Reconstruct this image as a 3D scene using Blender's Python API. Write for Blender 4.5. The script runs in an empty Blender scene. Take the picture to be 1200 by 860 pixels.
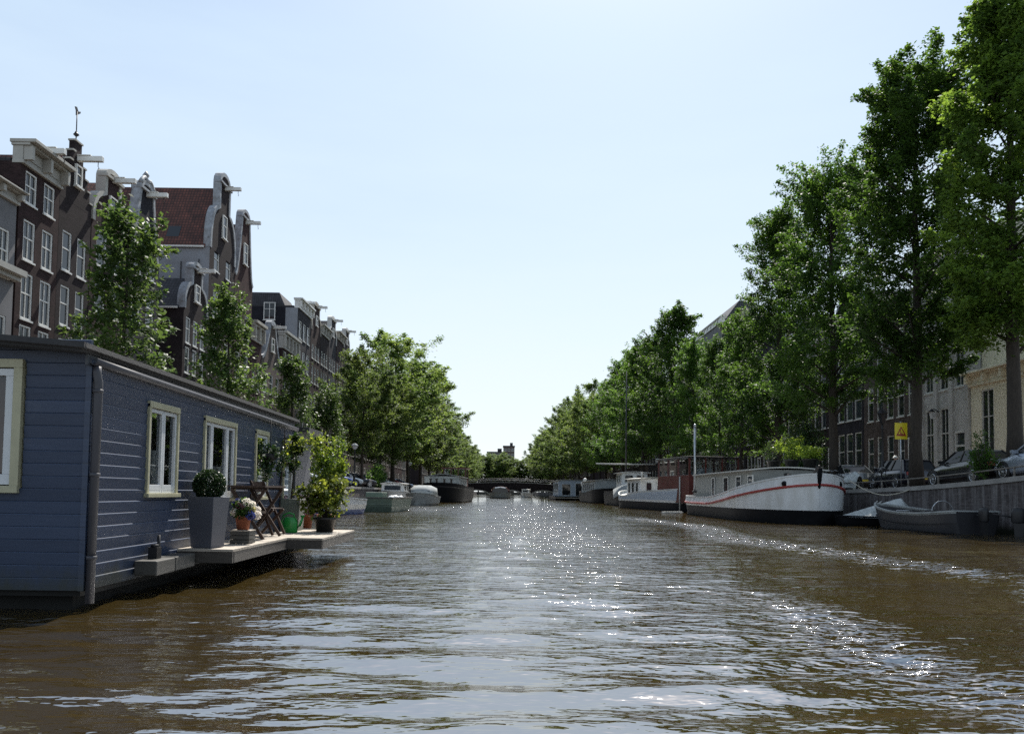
import bpy, bmesh, math, random
import numpy as np
from mathutils import Vector, Matrix

random.seed(7)
RNG = np.random.default_rng(11)
sc = bpy.context.scene
COL = sc.collection
PI = math.pi
R = math.radians

# ------------------------------------------------------------------ camera
CAMZ = 1.2
F = 933.0                       # focal length in pixels of a 1200 px wide frame
PITCH, ROLL = R(2.8), R(0.8)
VPX, VPY = 585.0, 577.0         # where the canal axis (+Y) vanishes
_f = Vector((0, math.cos(PITCH), math.sin(PITCH)))
_u0 = Vector((0, -math.sin(PITCH), math.cos(PITCH)))
_r0 = Vector((1, 0, 0))
_r = _r0 * math.cos(ROLL) + _u0 * math.sin(ROLL)
_u = _u0 * math.cos(ROLL) - _r0 * math.sin(ROLL)
_d = Vector((0, 1, 0))
SX = VPX - (600 + F * _d.dot(_r) / _d.dot(_f))
SY = VPY - (430 - F * _d.dot(_u) / _d.dot(_f))
cam = bpy.data.cameras.new("camera")
camo = bpy.data.objects.new("camera", cam)
COL.objects.link(camo)
m = Matrix((( _r.x, _u.x, -_f.x, 0), (_r.y, _u.y, -_f.y, 0), (_r.z, _u.z, -_f.z, CAMZ), (0, 0, 0, 1)))
camo.matrix_world = m
cam.sensor_fit = 'HORIZONTAL'; cam.sensor_width = 36.0
cam.lens = 36.0 * F / 1200.0
cam.shift_x = -SX / 1200.0
cam.shift_y = SY / 1200.0
cam.clip_start = 0.1; cam.clip_end = 6000
sc.camera = camo

def ray(px, py):
    a = (px - 600 - SX) / F; b = -(py - 430 - SY) / F
    return _f + _r * a + _u * b
def pt(px, py, X=None, Y=None, Z=None):
    """survey of the place: the point a sight line meets on a known plane"""
    d = ray(px, py); o = Vector((0, 0, CAMZ))
    if X is not None: k = (X - o.x) / d.x
    elif Y is not None: k = (Y - o.y) / d.y
    else: k = (Z - o.z) / d.z
    return o + d * k

# ------------------------------------------------------------------ objects
ORG = {}
def thing(name, label, cat, loc=(0, 0, 0), rotz=0.0, group=None):
    o = bpy.data.objects.new(name, None); COL.objects.link(o)
    o.location = loc; o.rotation_euler = (0, 0, rotz); o.empty_display_size = 0.3
    o['label'] = label; o['category'] = cat
    if group: o['group'] = group
    ORG[o.name] = Vector(loc)
    return o
def tag(o, label, cat, group=None, kind=None):
    if kind: o['kind'] = kind
    if label: o['label'] = label
    if cat: o['category'] = cat
    if group: o['group'] = group
    return o
def dup(root, loc, rotz, label, group=None, scale=None):
    r = root.copy(); COL.objects.link(r)
    r.location = loc; r.rotation_euler = (0, 0, rotz)
    if scale is not None: r.scale = scale
    r['label'] = label
    if group: r['group'] = group
    for ch in list(root.children):
        c = ch.copy(); COL.objects.link(c); c.parent = r
        for g in list(ch.children):
            d = g.copy(); COL.objects.link(d); d.parent = c
    return r

class MB:
    """collects shapes and links them as one mesh object"""
    def __init__(s): s.v = []; s.f = []; s.mi = []; s.sm = []
    def add(s, vs, fs, mi=0, smooth=False):
        b = len(s.v); s.v += [tuple(p) for p in vs]
        for f in fs:
            s.f.append([b + i for i in f]); s.mi.append(mi); s.sm.append(smooth)
        return s
    def box(s, x0, x1, y0, y1, z0, z1, mi=0):
        vs = [(x0,y0,z0),(x1,y0,z0),(x1,y1,z0),(x0,y1,z0),(x0,y0,z1),(x1,y0,z1),(x1,y1,z1),(x0,y1,z1)]
        return s.add(vs, [(0,3,2,1),(4,5,6,7),(0,1,5,4),(1,2,6,5),(2,3,7,6),(3,0,4,7)], mi)
    def obox(s, c, size, rot, mi=0):
        hx, hy, hz = size[0]/2, size[1]/2, size[2]/2; c = Vector(c)
        vs = [c + rot @ Vector((a*hx, b*hy, d*hz)) for d in (-1,1) for a,b in ((-1,-1),(1,-1),(1,1),(-1,1))]
        return s.add(vs, [(0,3,2,1),(4,5,6,7),(0,1,5,4),(1,2,6,5),(2,3,7,6),(3,0,4,7)], mi)
    def bar(s, p, q, w, h, mi=0):
        p, q = Vector(p), Vector(q); d = q - p; L = d.length
        rot = d.to_track_quat('Y', 'Z').to_matrix()
        return s.obox((p+q)/2, (w, L, h), rot, mi)
    def tube(s, pts, rad, n=8, mi=0, smooth=True, cap=True):
        pts = [Vector(p) for p in pts]; k = len(pts)
        rad = rad if isinstance(rad, (list, tuple)) else [rad]*k
        vs = []; ref = Vector((0.31, 0.12, 0.94)).normalized()
        for i, p in enumerate(pts):
            t = (pts[min(i+1,k-1)] - pts[max(i-1,0)]).normalized()
            if abs(t.dot(ref)) > 0.97: ref = Vector((0.94, 0.31, 0.1)).normalized()
            a = t.cross(ref).normalized(); b = t.cross(a)
            for j in range(n):
                th = 2*PI*j/n
                vs.append(p + (a*math.cos(th) + b*math.sin(th))*rad[i])
        fs = [(i*n+j, i*n+(j+1)%n, (i+1)*n+(j+1)%n, (i+1)*n+j) for i in range(k-1) for j in range(n)]
        if cap: fs += [tuple(range(n-1,-1,-1)), tuple((k-1)*n+j for j in range(n))]
        return s.add(vs, fs, mi, smooth)
    def lathe(s, prof, n=16, c=(0,0,0), mi=0, smooth=True, cap=True):
        vs = [(c[0]+r*math.cos(2*PI*j/n), c[1]+r*math.sin(2*PI*j/n), c[2]+z) for r, z in prof for j in range(n)]
        k = len(prof)
        fs = [(i*n+j, i*n+(j+1)%n, (i+1)*n+(j+1)%n, (i+1)*n+j) for i in range(k-1) for j in range(n)]
        if cap: fs += [tuple(range(n-1,-1,-1)), tuple((k-1)*n+j for j in range(n))]
        return s.add(vs, fs, mi, smooth)
    def prism_x(s, poly, x0, x1, mi=0):
        """polygon in (y,z) pushed along x"""
        n = len(poly)
        vs = [(x0,y,z) for y,z in poly] + [(x1,y,z) for y,z in poly]
        fs = [tuple(range(n-1,-1,-1)), tuple(range(n,2*n))] + [(i,(i+1)%n,n+(i+1)%n,n+i) for i in range(n)]
        return s.add(vs, fs, mi)
    def prism_y(s, poly, y0, y1, mi=0):
        n = len(poly)
        vs = [(x,y0,z) for x,z in poly] + [(x,y1,z) for x,z in poly]
        fs = [tuple(range(n)), tuple(range(2*n-1,n-1,-1))] + [(i,n+i,n+(i+1)%n,(i+1)%n) for i in range(n)]
        return s.add(vs, fs, mi)
    def loft(s, rings, mi=0, smooth=True, closed=True, cap=True):
        n = len(rings[0]); vs = [p for r in rings for p in r]; fs = []
        for i in range(len(rings)-1):
            for j in range(n if closed else n-1):
                fs.append((i*n+j, i*n+(j+1)%n, (i+1)*n+(j+1)%n, (i+1)*n+j))
        if cap and closed: fs += [tuple(range(n-1,-1,-1)), tuple((len(rings)-1)*n+j for j in range(n))]
        return s.add(vs, fs, mi, smooth)
    def ball(s, c, r, n=14, k=9, mi=0, sq=1.0):
        prof = [(max(1e-3, r*math.sin(PI*i/k)), -r*sq*math.cos(PI*i/k)) for i in range(k+1)]
        return s.lathe(prof, n, c, mi, True, False)
    def build(s, name, mats, parent=None, off=None, bevel=0):
        me = bpy.data.meshes.new(name)
        if off is None and parent is not None:
            r = parent
            while r.parent: r = r.parent
            off = (0, 0, 0) if parent.get('_local') else (0,0,0)
        me.from_pydata(s.v, [], s.f)
        mats = mats if isinstance(mats, (list, tuple)) else [mats]
        for mm in mats: me.materials.append(mm)
        me.polygons.foreach_set('material_index', s.mi)
        me.polygons.foreach_set('use_smooth', s.sm)
        me.update()
        o = bpy.data.objects.new(name, me); COL.objects.link(o)
        if parent: o.parent = parent
        if bevel:
            b = o.modifiers.new('bevel', 'BEVEL'); b.width = bevel; b.segments = 2; b.limit_method = 'ANGLE'
        fix_normals(me)
        return o
def fix_normals(me):
    bm = bmesh.new(); bm.from_mesh(me)
    bmesh.ops.recalc_face_normals(bm, faces=bm.faces); bm.to_mesh(me); bm.free()
def inst(o, name, loc, parent, rotz=0.0):
    c = o.copy(); COL.objects.link(c); c.name = name; c.parent = parent; c.location = loc; c.rotation_euler = (0,0,rotz)
    return c

# ------------------------------------------------------------------ materials
def _new(name):
    mm = bpy.data.materials.new(name); mm.use_nodes = True
    nt = mm.node_tree; b = nt.nodes['Principled BSDF']
    return mm, nt, b
def N(nt, kind, **kw):
    n = nt.nodes.new(kind)
    for k, v in kw.items(): setattr(n, k, v)
    return n
def col4(c): return (c[0], c[1], c[2], 1)
def mul(c, k): return tuple(min(1, x*k) for x in c)
def mat(name, c, rough=0.6, metal=0.0, var=0.25, scale=3.0, bump=0.0, bscale=20.0, spec=0.5, stretch=None, coat=0.0, dirt=None):
    mm, nt, b = _new(name); L = nt.links.new
    tc = N(nt, 'ShaderNodeTexCoord'); src = tc.outputs['Object']
    if stretch:
        mp = N(nt, 'ShaderNodeMapping'); mp.inputs['Scale'].default_value = stretch; L(src, mp.inputs['Vector']); src = mp.outputs['Vector']
    nz = N(nt, 'ShaderNodeTexNoise'); nz.inputs['Scale'].default_value = scale; nz.inputs['Detail'].default_value = 6
    nz.inputs['Roughness'].default_value = 0.65
    L(src, nz.inputs['Vector'])
    cr = N(nt, 'ShaderNodeValToRGB')
    cr.color_ramp.elements[0].position = 0.3; cr.color_ramp.elements[1].position = 0.7
    cr.color_ramp.elements[0].color = col4(mul(dirt if dirt else c, 1-var)); cr.color_ramp.elements[1].color = col4(mul(c, 1+var*0.7))
    L(nz.outputs['Fac'], cr.inputs['Fac']); L(cr.outputs['Color'], b.inputs['Base Color'])
    b.inputs['Roughness'].default_value = rough; b.inputs['Metallic'].default_value = metal
    b.inputs['Specular IOR Level'].default_value = spec
    if coat: b.inputs['Coat Weight'].default_value = coat; b.inputs['Coat Roughness'].default_value = 0.05
    if bump:
        n2 = N(nt, 'ShaderNodeTexNoise'); n2.inputs['Scale'].default_value = bscale; n2.inputs['Detail'].default_value = 5
        L(src, n2.inputs['Vector'])
        bp = N(nt, 'ShaderNodeBump'); bp.inputs['Strength'].default_value = bump; bp.inputs['Distance'].default_value = 0.02
        L(n2.outputs['Fac'], bp.inputs['Height']); L(bp.outputs['Normal'], b.inputs['Normal'])
    return mm
def brick(name, c, mortar=(0.30,0.28,0.25), sc_=1.0, var=0.35):
    mm, nt, b = _new(name); L = nt.links.new
    tc = N(nt, 'ShaderNodeTexCoord'); sp = N(nt, 'ShaderNodeSeparateXYZ'); L(tc.outputs['Object'], sp.inputs[0])
    ad = N(nt, 'ShaderNodeMath', operation='ADD'); L(sp.outputs['X'], ad.inputs[0]); L(sp.outputs['Y'], ad.inputs[1])
    cb = N(nt, 'ShaderNodeCombineXYZ'); L(ad.outputs[0], cb.inputs['X']); L(sp.outputs['Z'], cb.inputs['Y'])
    bt = N(nt, 'ShaderNodeTexBrick'); L(cb.outputs[0], bt.inputs['Vector'])
    bt.inputs['Color1'].default_value = col4(mul(c, 1-var)); bt.inputs['Color2'].default_value = col4(mul(c, 1+var))
    bt.inputs['Mortar'].default_value = col4(tuple(0.7*x+0.08*y for x, y in zip(c, mortar)))
    bt.inputs['Scale'].default_value = 1.0*sc_; bt.inputs['Mortar Size'].default_value = 0.008
    bt.inputs['Brick Width'].default_value = 0.22; bt.inputs['Row Height'].default_value = 0.065
    nz = N(nt, 'ShaderNodeTexNoise'); nz.inputs['Scale'].default_value = 0.9; nz.inputs['Detail'].default_value = 8; nz.inputs['Roughness'].default_value = 0.7
    L(tc.outputs['Object'], nz.inputs['Vector'])
    mr = N(nt, 'ShaderNodeMapRange'); mr.inputs['From Min'].default_value = 0.3; mr.inputs['From Max'].default_value = 0.7
    mr.inputs['To Min'].default_value = 0.6; mr.inputs['To Max'].default_value = 1.25; L(nz.outputs['Fac'], mr.inputs['Value'])
    mx = N(nt, 'ShaderNodeMix', data_type='RGBA', blend_type='MULTIPLY'); mx.inputs['Factor'].default_value = 1
    L(bt.outputs['Color'], mx.inputs['A']); L(mr.outputs['Result'], mx.inputs['B'])
    L(mx.outputs['Result'], b.inputs['Base Color']); b.inputs['Roughness'].default_value = 0.9; b.inputs['Specular IOR Level'].default_value = 0.15
    bp = N(nt, 'ShaderNodeBump'); bp.inputs['Strength'].default_value = 0.5; bp.inputs['Distance'].default_value = 0.01; bp.invert = True
    L(bt.outputs['Fac'], bp.inputs['Height']); L(bp.outputs['Normal'], b.inputs['Normal'])
    return mm
def tiles(name, c):
    """pantiles: rows across the slope, one noise for weathering"""
    mm, nt, b = _new(name); L = nt.links.new
    tc = N(nt, 'ShaderNodeTexCoord'); sp = N(nt, 'ShaderNodeSeparateXYZ'); L(tc.outputs['Object'], sp.inputs[0])
    cb = N(nt, 'ShaderNodeCombineXYZ'); L(sp.outputs['X'], cb.inputs['X']); L(sp.outputs['Z'], cb.inputs['Y'])
    bt = N(nt, 'ShaderNodeTexBrick'); L(cb.outputs[0], bt.inputs['Vector']); bt.offset = 0.0
    bt.inputs['Color1'].default_value = col4(mul(c, 0.75)); bt.inputs['Color2'].default_value = col4(mul(c, 1.3)); bt.inputs['Mortar'].default_value = col4(mul(c, 0.3))
    bt.inputs['Scale'].default_value = 1; bt.inputs['Mortar Size'].default_value = 0.03; bt.inputs['Brick Width'].default_value = 0.24; bt.inputs['Row Height'].default_value = 0.26
    nz = N(nt, 'ShaderNodeTexNoise'); nz.inputs['Scale'].default_value = 1.2; nz.inputs['Detail'].default_value = 8; L(tc.outputs['Object'], nz.inputs['Vector'])
    mr = N(nt, 'ShaderNodeMapRange'); mr.inputs['From Min'].default_value = 0.3; mr.inputs['From Max'].default_value = 0.7
    mr.inputs['To Min'].default_value = 0.55; mr.inputs['To Max'].default_value = 1.3; L(nz.outputs['Fac'], mr.inputs['Value'])
    mx = N(nt, 'ShaderNodeMix', data_type='RGBA', blend_type='MULTIPLY'); mx.inputs['Factor'].default_value = 1
    L(bt.outputs['Color'], mx.inputs['A']); L(mr.outputs['Result'], mx.inputs['B']); L(mx.outputs['Result'], b.inputs['Base Color'])
    b.inputs['Roughness'].default_value = 0.75
    bp = N(nt, 'ShaderNodeBump'); bp.inputs['Strength'].default_value = 0.8; bp.inputs['Distance'].default_value = 0.03; bp.invert = True
    L(bt.outputs['Fac'], bp.inputs['Height']); L(bp.outputs['Normal'], b.inputs['Normal'])
    return mm
def glass(name, c=(0.02,0.025,0.03), rough=0.04, wob=0.15):
    mm, nt, b = _new(name); L = nt.links.new
    tc = N(nt, 'ShaderNodeTexCoord'); nz = N(nt, 'ShaderNodeTexNoise'); nz.inputs['Scale'].default_value = 1.6; L(tc.outputs['Object'], nz.inputs['Vector'])
    oi = N(nt, 'ShaderNodeObjectInfo')
    mx = N(nt, 'ShaderNodeMix', data_type='RGBA'); mx.inputs['A'].default_value = col4(mul(c, 0.5)); mx.inputs['B'].default_value = col4(mul(c, 2.2))
    L(oi.outputs['Random'], mx.inputs['Factor']); L(mx.outputs['Result'], b.inputs['Base Color'])
    b.inputs['Roughness'].default_value = rough; b.inputs['Specular IOR Level'].default_value = 0.45
    bp = N(nt, 'ShaderNodeBump'); bp.inputs['Strength'].default_value = wob; bp.inputs['Distance'].default_value = 0.02
    L(nz.outputs['Fac'], bp.inputs['Height']); L(bp.outputs['Normal'], b.inputs['Normal'])
    return mm
def leafmat(name, c1, c2, trans=0.45, rough=0.45, tcol=None):
    mm, nt, b = _new(name); L = nt.links.new
    at = N(nt, 'ShaderNodeAttribute', attribute_name='tint')
    cr = N(nt, 'ShaderNodeValToRGB'); cr.color_ramp.elements[0].color = col4(c1); cr.color_ramp.elements[1].color = col4(c2)
    L(at.outputs['Fac'], cr.inputs['Fac'])
    oi = N(nt, 'ShaderNodeObjectInfo'); hs = N(nt, 'ShaderNodeHueSaturation')
    mr = N(nt, 'ShaderNodeMapRange'); mr.inputs['To Min'].default_value = 0.75; mr.inputs['To Max'].default_value = 1.25
    L(oi.outputs['Random'], mr.inputs['Value']); L(mr.outputs['Result'], hs.inputs['Value'])
    L(cr.outputs['Color'], hs.inputs['Color']); L(hs.outputs['Color'], b.inputs['Base Color'])
    b.inputs['Roughness'].default_value = rough; b.inputs['Specular IOR Level'].default_value = 0.3
    tr = N(nt, 'ShaderNodeBsdfTranslucent')
    hs2 = N(nt, 'ShaderNodeHueSaturation'); hs2.inputs['Hue'].default_value = 0.475; hs2.inputs['Saturation'].default_value = 1.1; hs2.inputs['Value'].default_value = 2.2
    L(hs.outputs['Color'], hs2.inputs['Color']); L(hs2.outputs['Color'], tr.inputs['Color'])
    ms = N(nt, 'ShaderNodeMixShader'); ms.inputs['Fac'].default_value = trans
    L(b.outputs[0], ms.inputs[1]); L(tr.outputs[0], ms.inputs[2])
    L(ms.outputs[0], nt.nodes['Material Output'].inputs['Surface'])
    return mm
def wood(name, c, var=0.35, axis=(2.0, 0.25, 8.0), rough=0.65):
    return mat(name, c, rough=rough, var=var, scale=6, stretch=axis, bump=0.15, bscale=10)

M = {}
M['gableshade'] = mat('shaded_gable_white', (0.25,0.27,0.30), 0.6, var=0.3, scale=2.5, dirt=(0.18,0.18,0.18), bump=0.3, bscale=8)  # white paint darkened and blued, shade on the gables put into the colour
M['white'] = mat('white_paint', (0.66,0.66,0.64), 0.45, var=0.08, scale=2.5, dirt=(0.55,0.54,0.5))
M['offwhite'] = mat('old_white_paint', (0.33,0.32,0.29), 0.6, var=0.15, scale=1.5, bump=0.1)
M['sandstone'] = mat('sandstone', (0.34,0.32,0.28), 0.8, var=0.25, scale=2.0, bump=0.3, bscale=14)
M['cream'] = mat('cream_paint', (0.78,0.72,0.56), 0.6, var=0.1, scale=1.2)
M['creamtrim'] = mat('yellow_cream_paint', (0.42,0.40,0.27), 0.45, var=0.12, scale=4)
M['plaster'] = mat('white_plaster', (0.22,0.235,0.265), 0.85, var=0.15, scale=0.8, bump=0.2, dirt=(0.22,0.22,0.23))
M['greyplaster'] = mat('grey_plaster', (0.13,0.13,0.137), 0.85, var=0.2, scale=0.8, bump=0.2)
M['greystone'] = mat('grey_stone', (0.48,0.47,0.45), 0.8, var=0.22, scale=1.0, bump=0.2)
M['brickbrown'] = brick('brown_brick', (0.030,0.0165,0.017))
M['brickdark'] = brick('dark_brick', (0.018,0.0125,0.0145))
M['brickred'] = brick('red_brick', (0.038,0.017,0.017))
M['brickblue'] = brick('blue_grey_brick', (0.027,0.026,0.033))
M['brickblack'] = brick('black_painted_brick', (0.013,0.014,0.021))
M['brickgrey'] = brick('grey_brown_brick', (0.10,0.080,0.072))
M['tilered'] = tiles('red_pantiles', (0.105,0.034,0.022))
M['tiledark'] = tiles('dark_pantiles', (0.035,0.034,0.04))
M['slate'] = tiles('slate', (0.05,0.055,0.068))
M['glass'] = glass('window_glass')
M['darkglass'] = glass('dark_window_glass', (0.012,0.014,0.016), 0.05)
M['doorgreen'] = mat('dark_green_door_paint', (0.012,0.03,0.02), 0.3, var=0.2)
M['black'] = mat('black_paint', (0.007,0.007,0.008), 0.55, var=0.35, scale=2)
M['iron'] = mat('black_iron', (0.02,0.02,0.022), 0.5, metal=0.4, var=0.3)
M['railpaint'] = mat('worn_rail_paint', (0.16,0.145,0.125), 0.7, var=0.3)
M['steel'] = mat('galvanised_steel', (0.42,0.44,0.46), 0.4, metal=0.8, var=0.2)
M['bark'] = mat('bark', (0.035,0.028,0.022), 0.9, var=0.5, scale=5, stretch=(3,3,0.6), bump=0.9, bscale=9)
M['cobble'] = brick('street_clinkers', (0.12,0.085,0.07), sc_=1.0)
M['pave'] = mat('paving', (0.17,0.165,0.155), 0.85, var=0.3, scale=0.6)
M['earth'] = mat('ground', (0.10,0.09,0.07), 0.9, var=0.3, scale=0.1)
M['quay'] = brick('quay_brick', (0.10,0.085,0.075))
M['coping'] = mat('coping_stone', (0.27,0.26,0.245), 0.8, var=0.3, scale=1.5, bump=0.25)
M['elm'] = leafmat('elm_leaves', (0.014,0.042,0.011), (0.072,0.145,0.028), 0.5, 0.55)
M['elmbacklit'] = leafmat('backlit_elm_leaves', (0.025,0.06,0.014), (0.11,0.185,0.036), 0.52, 0.55)  # elm leaves again, backlight put into a lighter, yellower colour
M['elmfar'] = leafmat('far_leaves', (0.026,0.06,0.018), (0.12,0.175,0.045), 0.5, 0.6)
M['young'] = leafmat('young_tree_leaves', (0.022,0.050,0.016), (0.07,0.115,0.03), 0.45, 0.5)
M['lime'] = leafmat('lime_leaves', (0.06,0.12,0.02), (0.17,0.24,0.04), 0.45)
M['varieg'] = leafmat('variegated_leaves', (0.02,0.045,0.012), (0.24,0.30,0.055), 0.4, 0.35)
M['boxwood'] = leafmat('boxwood_leaves', (0.008,0.022,0.008), (0.025,0.055,0.015), 0.25)
M['ivy'] = leafmat('ivy_leaves', (0.008,0.022,0.008), (0.03,0.065,0.014), 0.25)
M['purple'] = leafmat('purple_leaves', (0.04,0.02,0.03), (0.12,0.06,0.09), 0.3)
M['rubber'] = mat('rubber', (0.012,0.012,0.012), 0.8, var=0.2)
M['alloy'] = mat('alloy', (0.55,0.56,0.58), 0.3, metal=0.9, var=0.1)
M['terracotta'] = mat('terracotta', (0.28,0.09,0.045), 0.8, var=0.25, scale=8)
M['potblack'] = mat('black_plastic', (0.014,0.013,0.012), 0.5, var=0.2)
M['soil'] = mat('soil', (0.03,0.022,0.015), 0.95, var=0.4, scale=20)
M['rope'] = mat('rope', (0.45,0.42,0.35), 0.9, var=0.2, scale=30)
# ------------------------------------------------------------------ light and sky
SUN_AZ, SUN_EL = R(10), R(53)
sdir = Vector((math.sin(SUN_AZ)*math.cos(SUN_EL), math.cos(SUN_AZ)*math.cos(SUN_EL), math.sin(SUN_EL)))
sl = bpy.data.lights.new('sun', 'SUN'); sl.energy = 5.0; sl.angle = R(0.53); sl.color = (1.0, 0.95, 0.87)
so = bpy.data.objects.new('sun', sl); COL.objects.link(so)
so.rotation_euler = sdir.to_track_quat('Z', 'Y').to_euler(); so.location = (40, 120, 160)
w = bpy.data.worlds.new('World'); sc.world = w; w.use_nodes = True
nt = w.node_tree; L = nt.links.new
sky = N(nt, 'ShaderNodeTexSky', sky_type='NISHITA'); sky.sun_disc = False
sky.sun_elevation = SUN_EL; sky.sun_rotation = SUN_AZ; sky.altitude = 0; sky.air_density = 1.0; sky.dust_density = 1.0; sky.ozone_density = 1.6
bg = nt.nodes['Background']; bg.inputs['Strength'].default_value = 0.09
# thin high haze that whitens the sky, thickest low down, with faint streaks
tc = N(nt, 'ShaderNodeTexCoord'); sx = N(nt, 'ShaderNodeSeparateXYZ'); L(tc.outputs['Generated'], sx.inputs[0])
mr = N(nt, 'ShaderNodeMapRange'); mr.inputs['From Min'].default_value = 0.0; mr.inputs['From Max'].default_value = 0.9; mr.inputs['To Min'].default_value = 0.86; mr.inputs['To Max'].default_value = 0.25
L(sx.outputs['Z'], mr.inputs['Value'])
mp = N(nt, 'ShaderNodeMapping'); mp.inputs['Scale'].default_value = (1.0, 1.0, 5.0); L(tc.outputs['Generated'], mp.inputs['Vector'])
cn = N(nt, 'ShaderNodeTexNoise'); cn.inputs['Scale'].default_value = 2.2; cn.inputs['Detail'].default_value = 7; cn.inputs['Roughness'].default_value = 0.55; L(mp.outputs[0], cn.inputs['Vector'])
m2 = N(nt, 'ShaderNodeMapRange'); m2.inputs['From Min'].default_value = 0.3; m2.inputs['From Max'].default_value = 0.75; m2.inputs['To Min'].default_value = -0.06; m2.inputs['To Max'].default_value = 0.20; L(cn.outputs['Fac'], m2.inputs['Value'])
ad = N(nt, 'ShaderNodeMath', operation='ADD', use_clamp=True); L(mr.outputs['Result'], ad.inputs[0]); L(m2.outputs['Result'], ad.inputs[1])
mx = N(nt, 'ShaderNodeMix', data_type='RGBA'); hc = N(nt, 'ShaderNodeValToRGB'); hc.color_ramp.elements[0].position = 0.02; hc.color_ramp.elements[0].color = (0.86,0.93,0.97,1); hc.color_ramp.elements[1].position = 0.5; hc.color_ramp.elements[1].color = (0.68,0.84,0.98,1); L(sx.outputs['Z'], hc.inputs['Fac'])
hm_ = N(nt, 'ShaderNodeVectorMath', operation='SCALE'); hm_.inputs['Scale'].default_value = 7.3; L(hc.outputs['Color'], hm_.inputs[0]); L(hm_.outputs[0], mx.inputs['B'])
L(ad.outputs[0], mx.inputs['Factor']); L(sky.outputs['Color'], mx.inputs['A']); L(mx.outputs['Result'], bg.inputs['Color'])
sc.view_settings.view_transform = 'Standard'; sc.view_settings.look = 'None'
sc.view_settings.exposure = 0.72; sc.view_settings.gamma = 1.0; sc.view_settings.use_curve_mapping = False
cy = sc.cycles
cy.max_bounces = 8; cy.diffuse_bounces = 3; cy.glossy_bounces = 4; cy.transmission_bounces = 6; cy.transparent_max_bounces = 6; cy.volume_bounces = 0
cy.use_denoising = False; cy.use_adaptive_sampling = False; cy.denoiser = 'OPENIMAGEDENOISE'
cy.sample_clamp_indirect = 6; cy.caustics_reflective = False; cy.caustics_refractive = False
sc.render.use_persistent_data = False

# ------------------------------------------------------------------ ground levels
XR, XL = 17.8, -12.0            # quay faces
FXR, FXL = 27.0, -23.0          # house fronts
YB0, YB1 = 219.0, 229.0         # the bridge
def sstep(a, b, x):
    t = min(1, max(0, (x-a)/(b-a))); return t*t*(3-2*t)
def zr(y):
    return 1.58 + 0.0019*max(0, min(42-y, 30))**2 + 1.2*sstep(192, YB0, y) - 1.2*sstep(YB1, 255, y)
def zl(y):
    return 1.5 + 1.25*sstep(192, YB0, y) - 1.25*sstep(YB1, 255, y)
YS = [-40, -10, 4] + [10 + 2*i for i in range(18)] + [50 + 6*i for i in range(24)] + [192 + 3*i for i in range(22)] + [270, 320, 420, 430]
def strip(name, xs, zf, mats, kind='structure', ys=YS):
    b = MB()
    vs = [(x, y, zf(y) + dz) for y in ys for x, dz in xs]; n = len(xs)
    b.add(vs, [(i*n+j, i*n+j+1, (i+1)*n+j+1, (i+1)*n+j) for i in range(len(ys)-1) for j in range(n-1)])
    o = b.build(name, mats)
    return tag(o, None, None, None, kind)
# right street: clinker roadway, raised pavement by the houses with a real kerb
strip('street', [(XR+0.5, 0), (FXR-2.2, 0)], zr, M['cobble'])
strip('pavement', [(FXR-2.2, 0.0), (FXR-2.2, 0.13), (FXR+12, 0.13)], zr, M['pave'])
strip('street', [(FXL+2.0, 0), (XL-0.5, 0)], zl, M['cobble'])
strip('pavement', [(FXL-12, 0.13), (FXL+2.0, 0.13), (FXL+2.0, 0.0)], zl, M['pave'])
strip('ground', [(FXR+12, 0.1), (320, 0.1)], zr, M['earth'])
strip('ground', [(-320, 0.1), (FXL-12, 0.1)], zl, M['earth'])
b = MB(); b.box(-320, 320, 430, 690, -2, 1.5)
tag(b.build('ground', M['earth']), None, None, None, 'structure')
b = MB(); b.add([(-60,-60,-2.2),(60,-60,-2.2),(60,430,-2.2),(-60,430,-2.2)], [(0,1,2,3)])
tag(b.build('canal_bed', M['earth']), None, None, None, 'structure')

# quay walls with coping
def quaymat(name, c):
    mm = brick(name, c); nt = mm.node_tree; L = nt.links.new
    b = nt.nodes['Principled BSDF']; src = b.inputs['Base Color'].links[0].from_socket
    tc = N(nt, 'ShaderNodeTexCoord'); mp = N(nt, 'ShaderNodeMapping'); mp.inputs['Scale'].default_value = (1.0, 2.2, 0.12); L(tc.outputs['Object'], mp.inputs['Vector'])
    nz = N(nt, 'ShaderNodeTexNoise'); nz.inputs['Scale'].default_value = 1.6; nz.inputs['Detail'].default_value = 8; nz.inputs['Roughness'].default_value = 0.75; L(mp.outputs[0], nz.inputs['Vector'])
    cr = N(nt, 'ShaderNodeValToRGB'); cr.color_ramp.elements[0].position = 0.48; cr.color_ramp.elements[0].color = (0,0,0,1); cr.color_ramp.elements[1].position = 0.72; cr.color_ramp.elements[1].color = (1,1,1,1)
    L(nz.outputs['Fac'], cr.inputs['Fac'])
    mx = N(nt, 'ShaderNodeMix', data_type='RGBA'); mx.inputs['B'].default_value = (0.26,0.25,0.25,1); L(cr.outputs['Color'], mx.inputs['Factor']); L(src, mx.inputs['A'])
    # green-black tide mark just over the water
    sp = N(nt, 'ShaderNodeSeparateXYZ'); L(tc.outputs['Object'], sp.inputs[0])
    mr = N(nt, 'ShaderNodeMapRange'); mr.inputs['From Min'].default_value = 0.12; mr.inputs['From Max'].default_value = 0.32; L(sp.outputs['Z'], mr.inputs['Value'])
    m2 = N(nt, 'ShaderNodeMix', data_type='RGBA'); m2.inputs['A'].default_value = (0.014,0.018,0.010,1); L(mr.outputs['Result'], m2.inputs['Factor']); L(mx.outputs['Result'], m2.inputs['B'])
    L(m2.outputs['Result'], b.inputs['Base Color'])
    return mm
M['quaywall'] = quaymat('stained_quay_brick', (0.085,0.075,0.075))
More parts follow.
